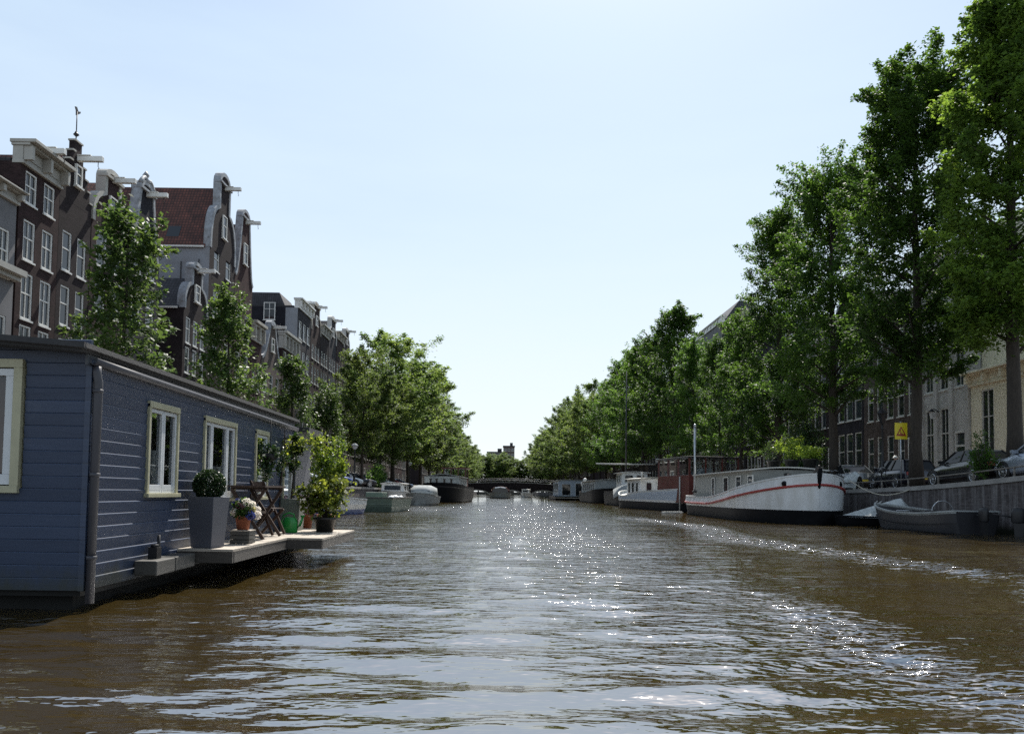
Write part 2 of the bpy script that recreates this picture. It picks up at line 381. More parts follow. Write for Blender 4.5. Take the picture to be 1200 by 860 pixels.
def quay(x, s, zf, label):
    t = thing('quay_wall', label, 'quay wall')
    b = MB(); n = len(YS)
    vs = [(x, y, z) for y in YS for z in (-2.2, zf(y)-0.16)]
    vs2 = [(x+s*0.5, y, z) for y in YS for z in (-2.2, zf(y)-0.16)]
    f = [(i*2, i*2+2, i*2+3, i*2+1) for i in range(n-1)]
    b.add(vs, f); b.add(vs2, f)
    b.build('wall', M['quaywall'], t)
    b = MB()
    rings = [[(x-s*0.05, y, zf(y)-0.16), (x-s*0.05, y, zf(y)+0.02), (x+s*0.5, y, zf(y)+0.02), (x+s*0.5, y, zf(y)-0.16)] for y in YS]
    b.loft(rings, smooth=False)
    b.build('coping', M['coping'], t)
    return t
quay(XR, 1, zr, 'stained grey brick quay wall along the right side of the canal')
quay(XL, -1, zl, 'brick quay wall along the left bank behind the moored boats')

# ------------------------------------------------------------------ water
def water_sheet():
    xs = np.concatenate([np.arange(-22, -9, 0.5), np.arange(-9, 18.0, 0.085), np.arange(18.0, 24, 0.6)])
    ys = [-40, -25, -12, -6, -3]; y = -1.0
    while y < 430:
        ys.append(y); y += max(0.055, min(0.0085*abs(y), 3.0)) if y > 0 else 0.2
    ys.append(430); ys = np.array(ys)
    X, Y = np.meshgrid(xs, ys)
    Z = np.zeros_like(X)
    rg = np.random.default_rng(5)
    step = np.maximum(0.055, np.minimum(0.0085*np.abs(Y), 3.0))
    # groups of waves: long swell from boats, mid chop, short ripples
    def group(n, l0, l1, slope, spread, th0=PI/2):
        out = np.zeros_like(X)
        for _ in range(n):
            lam = math.exp(rg.uniform(math.log(l0), math.log(l1)))
            th = th0 + rg.normal()*spread; k = 2*PI/lam
            a = slope*lam/(2*PI)*math.sqrt(2.0/n)
            ph = k*(X*math.cos(th)+Y*math.sin(th)) + rg.uniform(0, 2*PI)
            fade = np.clip((lam/step-2.5)/4.0, 0, 1)
            out += a*fade*(np.sin(ph) + 0.22*np.cos(2*ph))
        return out
    def patch(s, seed, n=14):
        r2 = np.random.default_rng(seed); o = np.zeros_like(X)
        for _ in range(n):
            th = r2.uniform(0, 2*PI); l = s*r2.uniform(0.6, 1.8)
            o += np.sin(2*PI/l*(X*math.cos(th)*1.0+Y*math.sin(th)*0.55)+r2.uniform(0, 2*PI))
        return np.clip(0.5+o/math.sqrt(2*n)*0.55, 0, 1.3)
    P1, P2, P3 = patch(9, 1), patch(5, 2), patch(3.5, 3)
    Z += group(10, 1.6, 4.0, 0.013, 0.35)
    Z += group(30, 0.38, 1.2, 0.085, 0.36)*(0.35+0.9*P1)*(1-0.45*np.clip((Y-10)/22, 0, 1))
    Z += group(34, 0.18, 0.40, 0.105, 0.55)*(0.32+0.9*P2*P1)
    Z += group(20, 0.13, 0.22, 0.055, 0.7)*(0.1+P3*P3)
    # wash of passing boats: a long band on the right, one close by, and rough water further off on the left
    def ramp(v, a, b_): return np.clip((v-a)/(b_-a), 0, 1)
    wk = np.exp(-((X-7.2+0.35*np.sin(Y*0.35))/0.85)**2)*ramp(Y, 6, 10)*(1-ramp(Y, 34, 46))
    nr_ = np.exp(-((X-3.1+0.15*np.sin(Y*1.3))/0.45)**2)*ramp(Y, 2.2, 3.4)*(1-ramp(Y, 7, 11))
    fr = np.exp(-((Y-56)/13)**2)*np.exp(-((X+5.5)/4.5)**2)
    f2 = ramp(Y, 5, 16)*(1-ramp(Y, 90, 130))*np.exp(-((X-0.4-0.03*Y)/(2.0+0.03*Y))**2)*(0.25+P1)
    Z += wk*(0.020*np.cos(2*PI*(0.75*X+0.66*Y)/0.95) + 0.016*np.cos(2*PI*(0.8*X-0.6*Y)/0.8+1.0)) + wk*group(26, 0.3, 0.8, 0.20, 1.2)
    Z += nr_*(0.012*np.cos(2*PI*(0.7*X+0.7*Y)/0.6)) + nr_*group(24, 0.16, 0.5, 0.24, 1.3)
    Z += fr*group(18, 0.9, 2.2, 0.13, 0.8)
    chop = np.clip(0.15 + 0.22*P2*P1*(1-ramp(Y, 10, 30)) + 0.9*wk*(0.35+0.8*P2) + 0.85*nr_ + 0.6*fr + 0.72*f2, 0, 1)
    ny, nx = X.shape
    me = bpy.data.meshes.new('canal_water')
    co = np.stack([X, Y, Z], -1).reshape(-1, 3).astype(np.float32)
    idx = np.arange(ny*nx).reshape(ny, nx)
    q = np.stack([idx[:-1,:-1], idx[:-1,1:], idx[1:,1:], idx[1:,:-1]], -1).reshape(-1, 4).astype(np.int32)
    me.vertices.add(len(co)); me.vertices.foreach_set('co', co.ravel())
    me.loops.add(q.size); me.loops.foreach_set('vertex_index', q.ravel())
    me.polygons.add(len(q)); me.polygons.foreach_set('loop_start', np.arange(0, q.size, 4, dtype=np.int32))
    me.polygons.foreach_set('use_smooth', np.ones(len(q), dtype=bool))
    me.update(); me.validate()
    at = me.attributes.new('chop', 'FLOAT', 'POINT'); at.data.foreach_set('value', chop.ravel().astype(np.float32))
    o = bpy.data.objects.new('canal_water', me); COL.objects.link(o)
    tag(o, None, None, None, 'structure')
    mm, nt, b = _new('canal_water'); L = nt.links.new
    b.inputs['Base Color'].default_value = (0.075, 0.055, 0.018, 1)
    b.inputs['Roughness'].default_value = 0.03; b.inputs['IOR'].default_value = 5.2
    tc = N(nt, 'ShaderNodeTexCoord'); mp = N(nt, 'ShaderNodeMapping'); mp.inputs['Scale'].default_value = (0.5, 1.15, 1.0); L(tc.outputs['Object'], mp.inputs['Vector'])
    nc = N(nt, 'ShaderNodeTexNoise'); nc.inputs['Scale'].default_value = 0.25; nc.inputs['Detail'].default_value = 4; L(tc.outputs['Object'], nc.inputs['Vector'])
    cr = N(nt, 'ShaderNodeValToRGB'); cr.color_ramp.elements[0].position = 0.35; cr.color_ramp.elements[1].position = 0.65
    cr.color_ramp.elements[0].color = (0.025,0.0165,0.0050,1); cr.color_ramp.elements[1].color = (0.037,0.026,0.0082,1)
    L(nc.outputs['Fac'], cr.inputs['Fac']); L(cr.outputs['Color'], b.inputs['Base Color'])
    n1 = N(nt, 'ShaderNodeTexNoise'); n1.inputs['Scale'].default_value = 7; n1.inputs['Detail'].default_value = 2.5; n1.inputs['Roughness'].default_value = 0.55; L(mp.outputs[0], n1.inputs['Vector'])
    n2 = N(nt, 'ShaderNodeTexNoise'); n2.inputs['Scale'].default_value = 1.4; n2.inputs['Detail'].default_value = 3; L(mp.outputs[0], n2.inputs['Vector'])
    at_ = N(nt, 'ShaderNodeAttribute', attribute_name='chop'); b1 = N(nt, 'ShaderNodeBump'); L(at_.outputs['Fac'], b1.inputs['Strength']); b1.inputs['Strength'].default_value = 1.0; b1.inputs['Distance'].default_value = 0.13; L(n1.outputs['Fac'], b1.inputs['Height'])
    b2 = N(nt, 'ShaderNodeBump'); b2.inputs['Strength'].default_value = 1.0; b2.inputs['Distance'].default_value = 0.07; L(n2.outputs['Fac'], b2.inputs['Height']); L(b1.outputs['Normal'], b2.inputs['Normal'])
    L(b2.outputs['Normal'], b.inputs['Normal'])
    me.materials.append(mm)
water_sheet()

# ------------------------------------------------------------------ bridge
def bridge():
    t = thing('bridge', 'low brick bridge with three arches across the far end of the canal', 'bridge', (0, 0, 0))
    cx = [-6.4, 2.9, 12.2]; hw = 3.7
    def arch(x):
        for c in cx:
            if abs(x-c) < hw: return 0.25 + 1.45*math.sqrt(1-((x-c)/hw)**2)
        return -2.2
    def top(x): return 2.95 + 1.0*(1-((x-2.9)/17)**2)
    xs = sorted(set([-14+i*0.4 for i in range(86)] + [c+s*(hw+e) for c in cx for s in (-1,1) for e in (-0.001,0.001)]))
    b = MB(); rings = [[(x, YB0, arch(x)), (x, YB0, top(x)), (x, YB1, top(x)), (x, YB1, arch(x))] for x in xs]
    b.loft(rings, smooth=False)
    b.build('arch_wall', M['brickdark'], t)
    b = MB(); b.loft([[(x, YB0-0.12, top(x)), (x, YB0-0.12, top(x)+0.18), (x, YB1+0.12, top(x)+0.18), (x, YB1+0.12, top(x))] for x in xs[::4]], smooth=False)
    b.build('coping', M['coping'], t)
    for c in cx:
        b = MB(); k = 18
        ring = []
        for i in range(k+1):
            a = PI*i/k
            p0 = (c-hw*math.cos(a), 0.25+1.45*math.sin(a)); p1 = (c-(hw+0.3)*math.cos(a), 0.25+1.75*math.sin(a))
            ring.append([(p0[0], YB0-0.06, p0[1]), (p1[0], YB0-0.06, p1[1]), (p1[0], YB0+0.05, p1[1]), (p0[0], YB0+0.05, p0[1])])
        b.loft(ring, smooth=False); b.build('arch_ring', M['sandstone'], t)
    for yy in (YB0+0.15, YB1-0.15):
        b = MB()
        for h in (0.55, 1.05): b.tube([(x, yy, top(x)+0.18+h) for x in xs[::4]], 0.035, 6)
        for x in [-13+1.5*i for i in range(22)]: b.box(x-0.03, x+0.03, yy-0.03, yy+0.03, top(x)+0.15, top(x)+1.25)
        b.build('railing', M['iron'], t)
    return top
BTOP = bridge()

# ------------------------------------------------------------------ foliage
def leaf_cloud(name, pts, nrm_up, size, rng, mats, tint, parent=None, flat=0.0):
    """one mesh of many single leaves; tint is a per-leaf colour value"""
    n = len(pts)
    nr = rng.normal(size=(n, 3)); nr[:, 2] += nrm_up*np.sign(nr[:, 2]+0.3); nr /= np.linalg.norm(nr, axis=1, keepdims=True)+1e-9
    a = rng.normal(size=(n, 3)); a -= nr*np.sum(a*nr, 1, keepdims=True); a /= np.linalg.norm(a, axis=1, keepdims=True)+1e-9
    bb = np.cross(nr, a)
    l = size*rng.uniform(0.65, 1.35, (n, 1))*0.5; wd = l*rng.uniform(0.5, 0.7, (n, 1))
    co = np.stack([pts - a*l, pts + bb*wd - a*l*0.1 + nr*l*0.12, pts + a*l, pts - bb*wd - a*l*0.1 + nr*l*0.12], 1).reshape(-1, 3).astype(np.float32)
    me = bpy.data.meshes.new(name)
    me.vertices.add(4*n); me.vertices.foreach_set('co', co.ravel())
    me.loops.add(4*n); me.loops.foreach_set('vertex_index', np.arange(4*n, dtype=np.int32))
    me.polygons.add(n); me.polygons.foreach_set('loop_start', np.arange(0, 4*n, 4, dtype=np.int32))
    me.update()
    at = me.attributes.new('tint', 'FLOAT', 'FACE'); at.data.foreach_set('value', np.clip(tint, 0, 1).astype(np.float32))
    for mm in (mats if isinstance(mats, (list, tuple)) else [mats]): me.materials.append(mm)
    o = bpy.data.objects.new(name, me); COL.objects.link(o)
    if parent: o.parent = parent
    return o

def prof_elm(t):      # upright city elm: broad low, spiky top
    return max(0.0, math.sin(PI*min(1, (t*0.80+0.16))))**0.75 * (1-0.45*t)
def prof_full(t): return max(0.0, math.sin(PI*min(1, 0.13+0.79*t)))**0.55 * (1-0.28*t)
def prof_col(t): return min(1, 0.72+1.6*t)*(1-0.42*max(0, t-0.25)/0.75)*math.sqrt(max(0.0, 1-t**5))
def prof_round(t): return max(0.0, math.sin(PI*(t*0.90+0.06)))**0.6
def prof_young(t): return (0.05+0.95*max(0, 1-t)**1.45)*min(1, 0.5+t*3.0)
def prof_fan(t): return max(0.0, math.sin(PI*(t*0.72+0.16)))**0.6

def tree_parts(root, seed, H, hb, rad, prof, nsp, nleaf, leaf, m, up=0.7, spread=0.30, twig=1.3, tr=0.22, limbs=26, core=0.45, leader=1.0, spires=6):
    rng = np.random.default_rng(seed); rd = random.Random(seed)
    ch = H-hb
    # trunk leader with a slight wander
    lead = []; wx = wy = 0
    for i in range(11):
        z = (H*0.93)*i/10
        lead.append(Vector((wx, wy, z)))
        wx += rd.gauss(0, 0.02*H/10); wy += rd.gauss(0, 0.02*H/10)
    def at(z):
        k = min(9.999, max(0, z/(H*0.93)*10)); i = int(k); return lead[i].lerp(lead[i+1], k-i)
    tb = MB()
    rr = [tr*(1.35 if i == 0 else 1.0)*(1-0.09*i)**1.0+0.012 for i in range(11)]
    tb.tube([lead[0]+Vector((0,0,-0.2))]+lead[1:], rr, 10)
    ang = [rd.uniform(0, 6.28) for _ in range(6)]
    tips = []; dirs = []; lens = []
    def lump(th, t): return 1+0.20*math.sin(2*th+ang[0]+5*t)+0.16*math.sin(3*th+ang[1]-9*t)+0.15*math.sin(14*t+ang[2]+th)
    sub = []
    for i in range(limbs):       # main limbs, each feeding a family of sprays
        t = 0.02+0.93*(i+rd.uniform(0, .8))/limbs
        th = i*2.39996+rd.uniform(-.4, .4); z = hb+t*ch
        r = rad*prof(t)*lump(th, t)*rd.uniform(0.7, 1.0)
        rise = r*rd.uniform(0.5, 1.1)*up*1.3
        b0 = at(max(hb*0.75, z-rise)); o_ = Vector((math.cos(th), math.sin(th), 0))
        b1 = at(z)+o_*r*0.5-Vector((0,0,rise*0.35)); b2 = at(z)+o_*r*0.95+Vector((0,0,0.1*r))
        w0 = max(0.02, tr*0.36*(1-0.75*t))
        tb.tube([b0, b1, b2], [w0, w0*0.6, 0.012], 5)
        sub.append((b0, b1, b2, o_))
    per = nsp//limbs
    for (b0, b1, b2, o_) in sub:
        for j in range(per):
            s = rd.uniform(core, 1.08)
            q = b0.lerp(b1, s*2) if s < 0.5 else b1.lerp(b2, (s-0.5)*2)
            k = rad*0.34
            q = q + Vector((rd.gauss(0, k), rd.gauss(0, k), rd.gauss(0, k*0.9)))
            rel = q-at(q.z); o2 = Vector((rel.x, rel.y, 0)); o2 = o2.normalized() if o2.length > 1e-3 else o_
            tt = min(1, max(0, (q.z-hb)/ch)); lim = rad*prof(tt)*lump(math.atan2(o2.y, o2.x), tt)*1.12+0.25
            dd = Vector((rel.x, rel.y, 0)).length
            if dd > lim: q = at(q.z)+o2*lim*rd.uniform(.8, 1)
            if q.z < hb-0.1*ch*0.2: q.z = hb+rd.uniform(0, .1)*ch
            dv = (o2*(1-up*0.75)+Vector((0,0,up))+Vector((rd.gauss(0,.35), rd.gauss(0,.35), rd.gauss(0,.3)))).normalized()
            tips.append(q); dirs.append(dv); lens.append(twig*rd.uniform(.6, 1.3))
    for j in range(spires):       # free shoots that break the outline at the top
        t = rd.uniform(0.62, 0.93); th = rd.uniform(0, 6.28)
        q = at(hb+t*ch*0.95)+Vector((math.cos(th), math.sin(th), 0))*rad*prof(t)*rd.uniform(.45, 1.0); q.z = hb+t*ch*0.95
        for u in range(3):
            tips.append(q+Vector((rd.gauss(0,.1), rd.gauss(0,.1), u*twig*0.45))); dirs.append(Vector((rd.gauss(0,.15), rd.gauss(0,.15), 1)).normalized()); lens.append(twig*rd.uniform(.7,1.1))
        tb.tube([at(hb+t*ch*0.8), q, q+Vector((0,0,twig*1.6))], [0.03, 0.018, 0.006], 4)
    T = np.array([tuple(p) for p in tips]); D = np.array([tuple(p) for p in dirs]); Ln = np.array(lens)
    wgt = rng.uniform(0.35, 1.6, len(T)); wgt /= wgt.sum()
    k = rng.choice(len(T), nleaf, p=wgt)
    s = rng.uniform(0, 1, nleaf)**0.8
    P = T[k] + D[k]*(Ln[k]*s)[:, None] + rng.normal(size=(nleaf, 3))*(spread*(1.1-0.7*s))[:, None]*np.array([1, 1, .75])
    base = rng.uniform(0, 1, len(T))
    tint = 0.55*base[k]+0.45*rng.uniform(0, 1, nleaf)
    trunk = tb.build('trunk', M['bark'], root)
    crown = leaf_cloud('crown', P, 0.9, leaf, rng, m, tint, root)
    return trunk, crown

def bush(name, parent, c, r, n, leaf, m, seed=1, squash=(1,1,1), shell=0.35, clumps=0):
    rng = np.random.default_rng(seed)
    v = rng.normal(size=(n, 3)); v /= np.linalg.norm(v, axis=1, keepdims=True)
    rr = r*(shell+(1-shell)*rng.uniform(0, 1, (n, 1)))**(1/2.0)
    P = v*rr
    tint = rng.uniform(0, 1, n)
    if clumps:
        cc = rng.normal(size=(clumps, 3)); cc /= np.linalg.norm(cc, axis=1, keepdims=True); cc *= r*rng.uniform(.3, 1.0, (clumps, 1))
        k = rng.integers(0, clumps, n); P = cc[k] + rng.normal(size=(n, 3))*r*0.16
        tint = 0.5*tint+0.5*rng.uniform(0, 1, clumps)[k]
    P = P*np.array(squash)+np.array(c)
    return leaf_cloud(name, P, 0.4, leaf, rng, m, tint, parent)

# ---- the big elms on the right quay
GR_R = 'elms along the right quay'
def zt(px, py, X): return pt(px, py, X=X).z
TX = 19.0
def ty(px): return TX*F/(px-585.0)
big = [  # trunk px, top px-y, crown radius, crown base height, seed, label
    (1184, -60, 2.1, 5.1, 21, 'backlit elm at the right edge, its reddish trunk in front of the cream house'),
    (1074, 50, 2.65, 5.0, 34, 'tallest dark elm whose thick trunk rises between the dark hatchback and the black car'),
    (978, 170, 2.7, 4.7, 47, 'tall elm behind the white barge bow, trunk left of the iron lamp'),
    (912, 235, 2.0, 3.2, 58, 'elm with a pointed top rising behind the potted plants on the white barge'),
]
for px, py, rad, hb, seed, lab in big:
    y = ty(px); z0 = zr(y)
    p = pt(px, 540, Y=y); x = TX if px < 1100 else TX+0.2
    H = pt(px, py, Y=y).z - z0 - 0.9
    t = thing('elm_tree', lab, 'tree', (x, y, z0), 0, GR_R)
    tree_parts(t, seed, H, hb, rad, prof_elm if px > 1100 else prof_col, 380, 90000 if px > 1000 else 66000, 0.165, M['elmbacklit' if px > 1100 else 'elm'], up=0.55, spread=0.25, twig=1.15 if px > 1100 else 1.6, tr=0.27, limbs=48, core=0.18, spires=16)
# ---- prototypes, then copies down the quay
def far_proto(seed, H, hb, rad, prof, m, n, leaf, name, **kw):
    t = thing(name, '', 'tree', (0, 0, -50)); tree_parts(t, seed, H, hb, rad, prof, 200, n, leaf, m, tr=0.22, limbs=30, core=0.35, **kw)
    return t
EP = [far_proto(s, 19, 4.0, 2.8, prof_col, M['elm'], 30000, 0.23, 'elm_tree', up=0.62, spread=0.32, twig=1.7, spires=12) for s in (101, 102, 103)]
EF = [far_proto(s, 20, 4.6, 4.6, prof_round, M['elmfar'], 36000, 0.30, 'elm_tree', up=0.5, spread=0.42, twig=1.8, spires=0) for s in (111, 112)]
_used = {}
def place(protos, k, x, y, z, H, rot, label, group, wide=1.0):
    p = protos[k % len(protos)]; s = H/20.0
    if p.name not in _used:
        _used[p.name] = 1; p.location = (x, y, z); p.rotation_euler = (0, 0, rot); p.scale = (s*wide, s*wide, s); p['label'] = label; p['group'] = group; return p
    return dup(p, (x, y, z), rot, label, group, (s*wide, s*wide, s))
right_tops = [(62,14.2),(69,13.6),(77,15.2),(86,20.6),(95,19.5),(104,20.6),(113,20.5),(122,20.8),(132,19.5),(142,20),(152,20.5),(163,19),(175,21),(188,22),(201,21),(213,22)]
words = ['first','second','third','fourth','fifth','sixth','seventh','eighth','ninth','tenth','eleventh','twelfth','thirteenth','fourteenth','fifteenth','sixteenth']
rl = random.Random(3)
for i, (y, H) in enumerate(right_tops):
    x = TX+rl.uniform(-.25, .25)
    pr = EP if y < 150 else EF
    lab = ('upright elm on the right quay, %s in line beyond the four near elms' % words[i])
    place(pr, i, x, y, zr(y), H, rl.uniform(0, 6.28), lab, GR_R, rl.uniform(0.92, 1.12))
# ---- left bank: slim young trees near, full grown ones further off
GR_L = 'trees along the left quay'
LX = -13.5
young = [(150, 232, 1.75, 1.35, 'nearest slim young tree on the left bank, rising over the houseboat roof'),
         (272, 332, 1.75, 1.35, 'slim young tree in front of the tall red roofed house'),
         (345, 415, 1.7, 1.35, 'slim young tree above the low far end of the houseboat roof'),
         (384, 452, 1.7, 1.3, 'slim young tree beside the far end of the houseboat, fourth on the left bank')]
for i, (px, py, rad, wide, lab) in enumerate(young):
    y = pt(px, py, X=LX).y; z0 = zl(y); H = pt(px, py, X=LX).z-z0-0.6
    t = thing('young_tree', lab, 'tree', (LX, y, z0), 0, GR_L)
    tree_parts(t, 200+i, H, 2.2, rad*H/10.0*1.25, prof_young, 190, 8500 if i < 2 else 7000, 0.20, M['young'], up=0.75, spread=0.20, twig=1.0, tr=0.10, limbs=30, core=0.3, spires=2)
left = [(424,408,'narrow topped bright green tree, first full grown one on the left bank',0.95),
        (446,436,'low spreading tree just right of the narrow topped one on the left bank',1.1),
        (460,392,'tallest broad tree on the left bank, its round crown over the lower trees',1.25),
        (478,420,'full green tree on the left bank right of the tallest broad crown',1.2),
        (492,446,'green tree on the left bank behind the green work boat',1.15),(503,462,'green tree on the left bank above the grey covered launch',1.15),
        (512,476,'tree on the left bank above the stern of the dark barge',1.1),(520,490,'tree on the left bank above the wheelhouse of the dark barge',1.1),
        (527,502,'last tree on the left bank before the bridge',1.1)]
for i, (px, py, lab, wide) in enumerate(left):
    y = (-LX)*F/(585-px); z0 = zl(y); H = pt(px, py, Y=y).z-z0
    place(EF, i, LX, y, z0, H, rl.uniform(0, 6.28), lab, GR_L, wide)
# ---- beyond the bridge
GR_B = 'trees beyond the bridge'
for i in range(9):
    y = 240+i*16
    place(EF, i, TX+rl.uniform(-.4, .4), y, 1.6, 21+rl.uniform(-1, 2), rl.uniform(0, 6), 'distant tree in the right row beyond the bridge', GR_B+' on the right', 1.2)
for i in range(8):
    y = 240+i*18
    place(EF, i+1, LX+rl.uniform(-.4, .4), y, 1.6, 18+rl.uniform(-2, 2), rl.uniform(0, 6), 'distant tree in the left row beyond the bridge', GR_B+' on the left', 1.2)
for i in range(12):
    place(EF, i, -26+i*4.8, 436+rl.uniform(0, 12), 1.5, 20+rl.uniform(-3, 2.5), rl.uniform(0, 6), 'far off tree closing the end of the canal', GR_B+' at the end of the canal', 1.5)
# ------------------------------------------------------------------ canal houses
def facade(b, y0, y1, z0, z1, openings, mi=0, rev=0.16, x=0.0):
    ys = sorted({y0, y1, *[v for o in openings for v in o[:2]]}); zs = sorted({z0, z1, *[v for o in openings for v in o[2:4]]})
    for i in range(len(ys)-1):
        for j in range(len(zs)-1):
            cy_, cz = (ys[i]+ys[i+1])/2, (zs[j]+zs[j+1])/2
            if any(o[0] < cy_ < o[1] and o[2] < cz < o[3] for o in openings): continue
            b.add([(x,ys[i],zs[j]),(x,ys[i+1],zs[j]),(x,ys[i+1],zs[j+1]),(x,ys[i],zs[j+1])], [(0,1,2,3)], mi)
    for a, c, d, e in openings:
        p = [(a,d),(c,d),(c,e),(a,e)]
        for q in range(4):
            (u0,v0),(u1,v1) = p[q], p[(q+1)%4]
            b.add([(x,u0,v0),(x-rev,u0,v0),(x-rev,u1,v1),(x,u1,v1)], [(0,1,2,3)], mi)
_wc = {}
def window_mesh(w, h, style):
    """sash window: box frame, meeting rail, glazing bars; frame sits inside the reveal"""
    key = (round(w,2), round(h,2), style)
    if key in _wc: return _wc[key]
    fb = MB(); t = 0.085
    fb.box(-0.15,-0.03,-w/2,-w/2+t,0,h); fb.box(-0.15,-0.03,w/2-t,w/2,0,h)
    fb.box(-0.15,-0.03,-w/2+t,w/2-t,h-t,h); fb.box(-0.15,-0.02,-w/2+t,w/2-t,0,t)
    fb.box(-0.17,0.06,-w/2-0.05,w/2+0.05,-0.09,-0.002)       # sill
    if style in ('sash','sash4'):
        mz = h*0.56; fb.box(-0.13,-0.05,-w/2+t,w/2-t,mz-0.035,mz+0.035)
        if style == 'sash4':
            fb.box(-0.12,-0.055,-0.02,0.02,t,mz-0.035); fb.box(-0.12,-0.055,-0.02,0.02,mz+0.035,h-t)
    elif style == 'cross':
        fb.box(-0.13,-0.05,-0.03,0.03,t,h-t); fb.box(-0.12,-0.055,-w/2+t,w/2-t,h*0.62-0.025,h*0.62+0.025)
    pb = MB(); pb.add([(-0.10,-w/2+t,t),(-0.10,w/2-t,t),(-0.10,w/2-t,h-t),(-0.10,-w/2+t,h-t)], [(0,1,2,3)])
    f = fb.build('window', M['white']); p = pb.build('pane', M['glass'])
    COL.objects.unlink(f); COL.objects.unlink(p)
    _wc[key] = (f.data, p.data); return _wc[key]
def put_window(root, y, z, w, h, style='sash', x=0.0, fm=None, name='window'):
    f, p = window_mesh(w, h, style)
    fo = bpy.data.objects.new(name, f); COL.objects.link(fo); fo.parent = root; fo.location = (x, y, z)
    po = bpy.data.objects.new('pane', p); COL.objects.link(po); po.parent = fo
    return fo
def ribbon_x(b, pts, thick, x0, x1, mi=0, out=0.035):
    """a moulded strip following an outline in the (y,z) plane"""
    n = len(pts); inn = []; outp = []
    for i in range(n):
        a = Vector(pts[max(0,i-1)]); c = Vector(pts[min(n-1,i+1)]); d = (c-a).normalized(); inn.append((pts[i][0]+d.y*thick, pts[i][1]-d.x*thick)); outp.append((pts[i][0]-d.y*out, pts[i][1]+d.x*out))
    rings = [[(x0,p[0],p[1]),(x1,p[0],p[1]),(x1,q[0],q[1]),(x0,q[0],q[1])] for p, q in zip(outp, inn)]
    b.loft(rings, mi, smooth=False)
def gable_outline(kind, w, gh, nw=None):
    c = w/2
    if kind == 'neck':
        nw = nw or w*0.30; a = [(0,0),(0,gh*0.10)]
        for i in range(9):
            u = i/8; a.append((0.02*w+(c-nw-0.02*w)*math.sin(u*PI/2)**1.0 if False else (c-nw)*(1-math.cos(u*PI/2)), gh*0.10+gh*0.45*math.sin(u*PI/2)))
        a += [(c-nw, gh*0.86)]
        top = [(c-nw*math.cos(PI*i/8), gh*0.86+gh*0.14*math.sin(PI*i/8)) for i in range(1, 8)]
    elif kind == 'bell':
        nw = nw or w*0.20; a = [(0,0)]
        for i in range(11):
            u = i/10; a.append((c*0.0+(c-nw)*(u**0.55)*(0.85+0.15*u), gh*0.88*u**1.15))
        top = [(c-nw*math.cos(PI*i/8), gh*0.88+gh*0.12*math.sin(PI*i/8)) for i in range(1, 8)]
    elif kind == 'step':
        a = []; n = 5
        for i in range(n):
            yy = (c-0.28*w/2)*i/(n-0.6) if i else 0; a += [(yy, gh*0.82*i/n), (yy, gh*0.82*(i+1)/n)]
        a += [(c-0.11*w, gh*0.82), (c-0.11*w, gh)]; top = []
    elif kind == 'point':
        return [(-0.25,-0.15),(c,gh),(w+0.25,-0.15)]
    elif kind == 'spout':
        nw = nw or w*0.13; a = [(0,0),(c-nw,gh*0.84),(c-nw,gh)]; top = []
    else: return None
    return a+top+[(w-y, z) for y, z in reversed(a)]

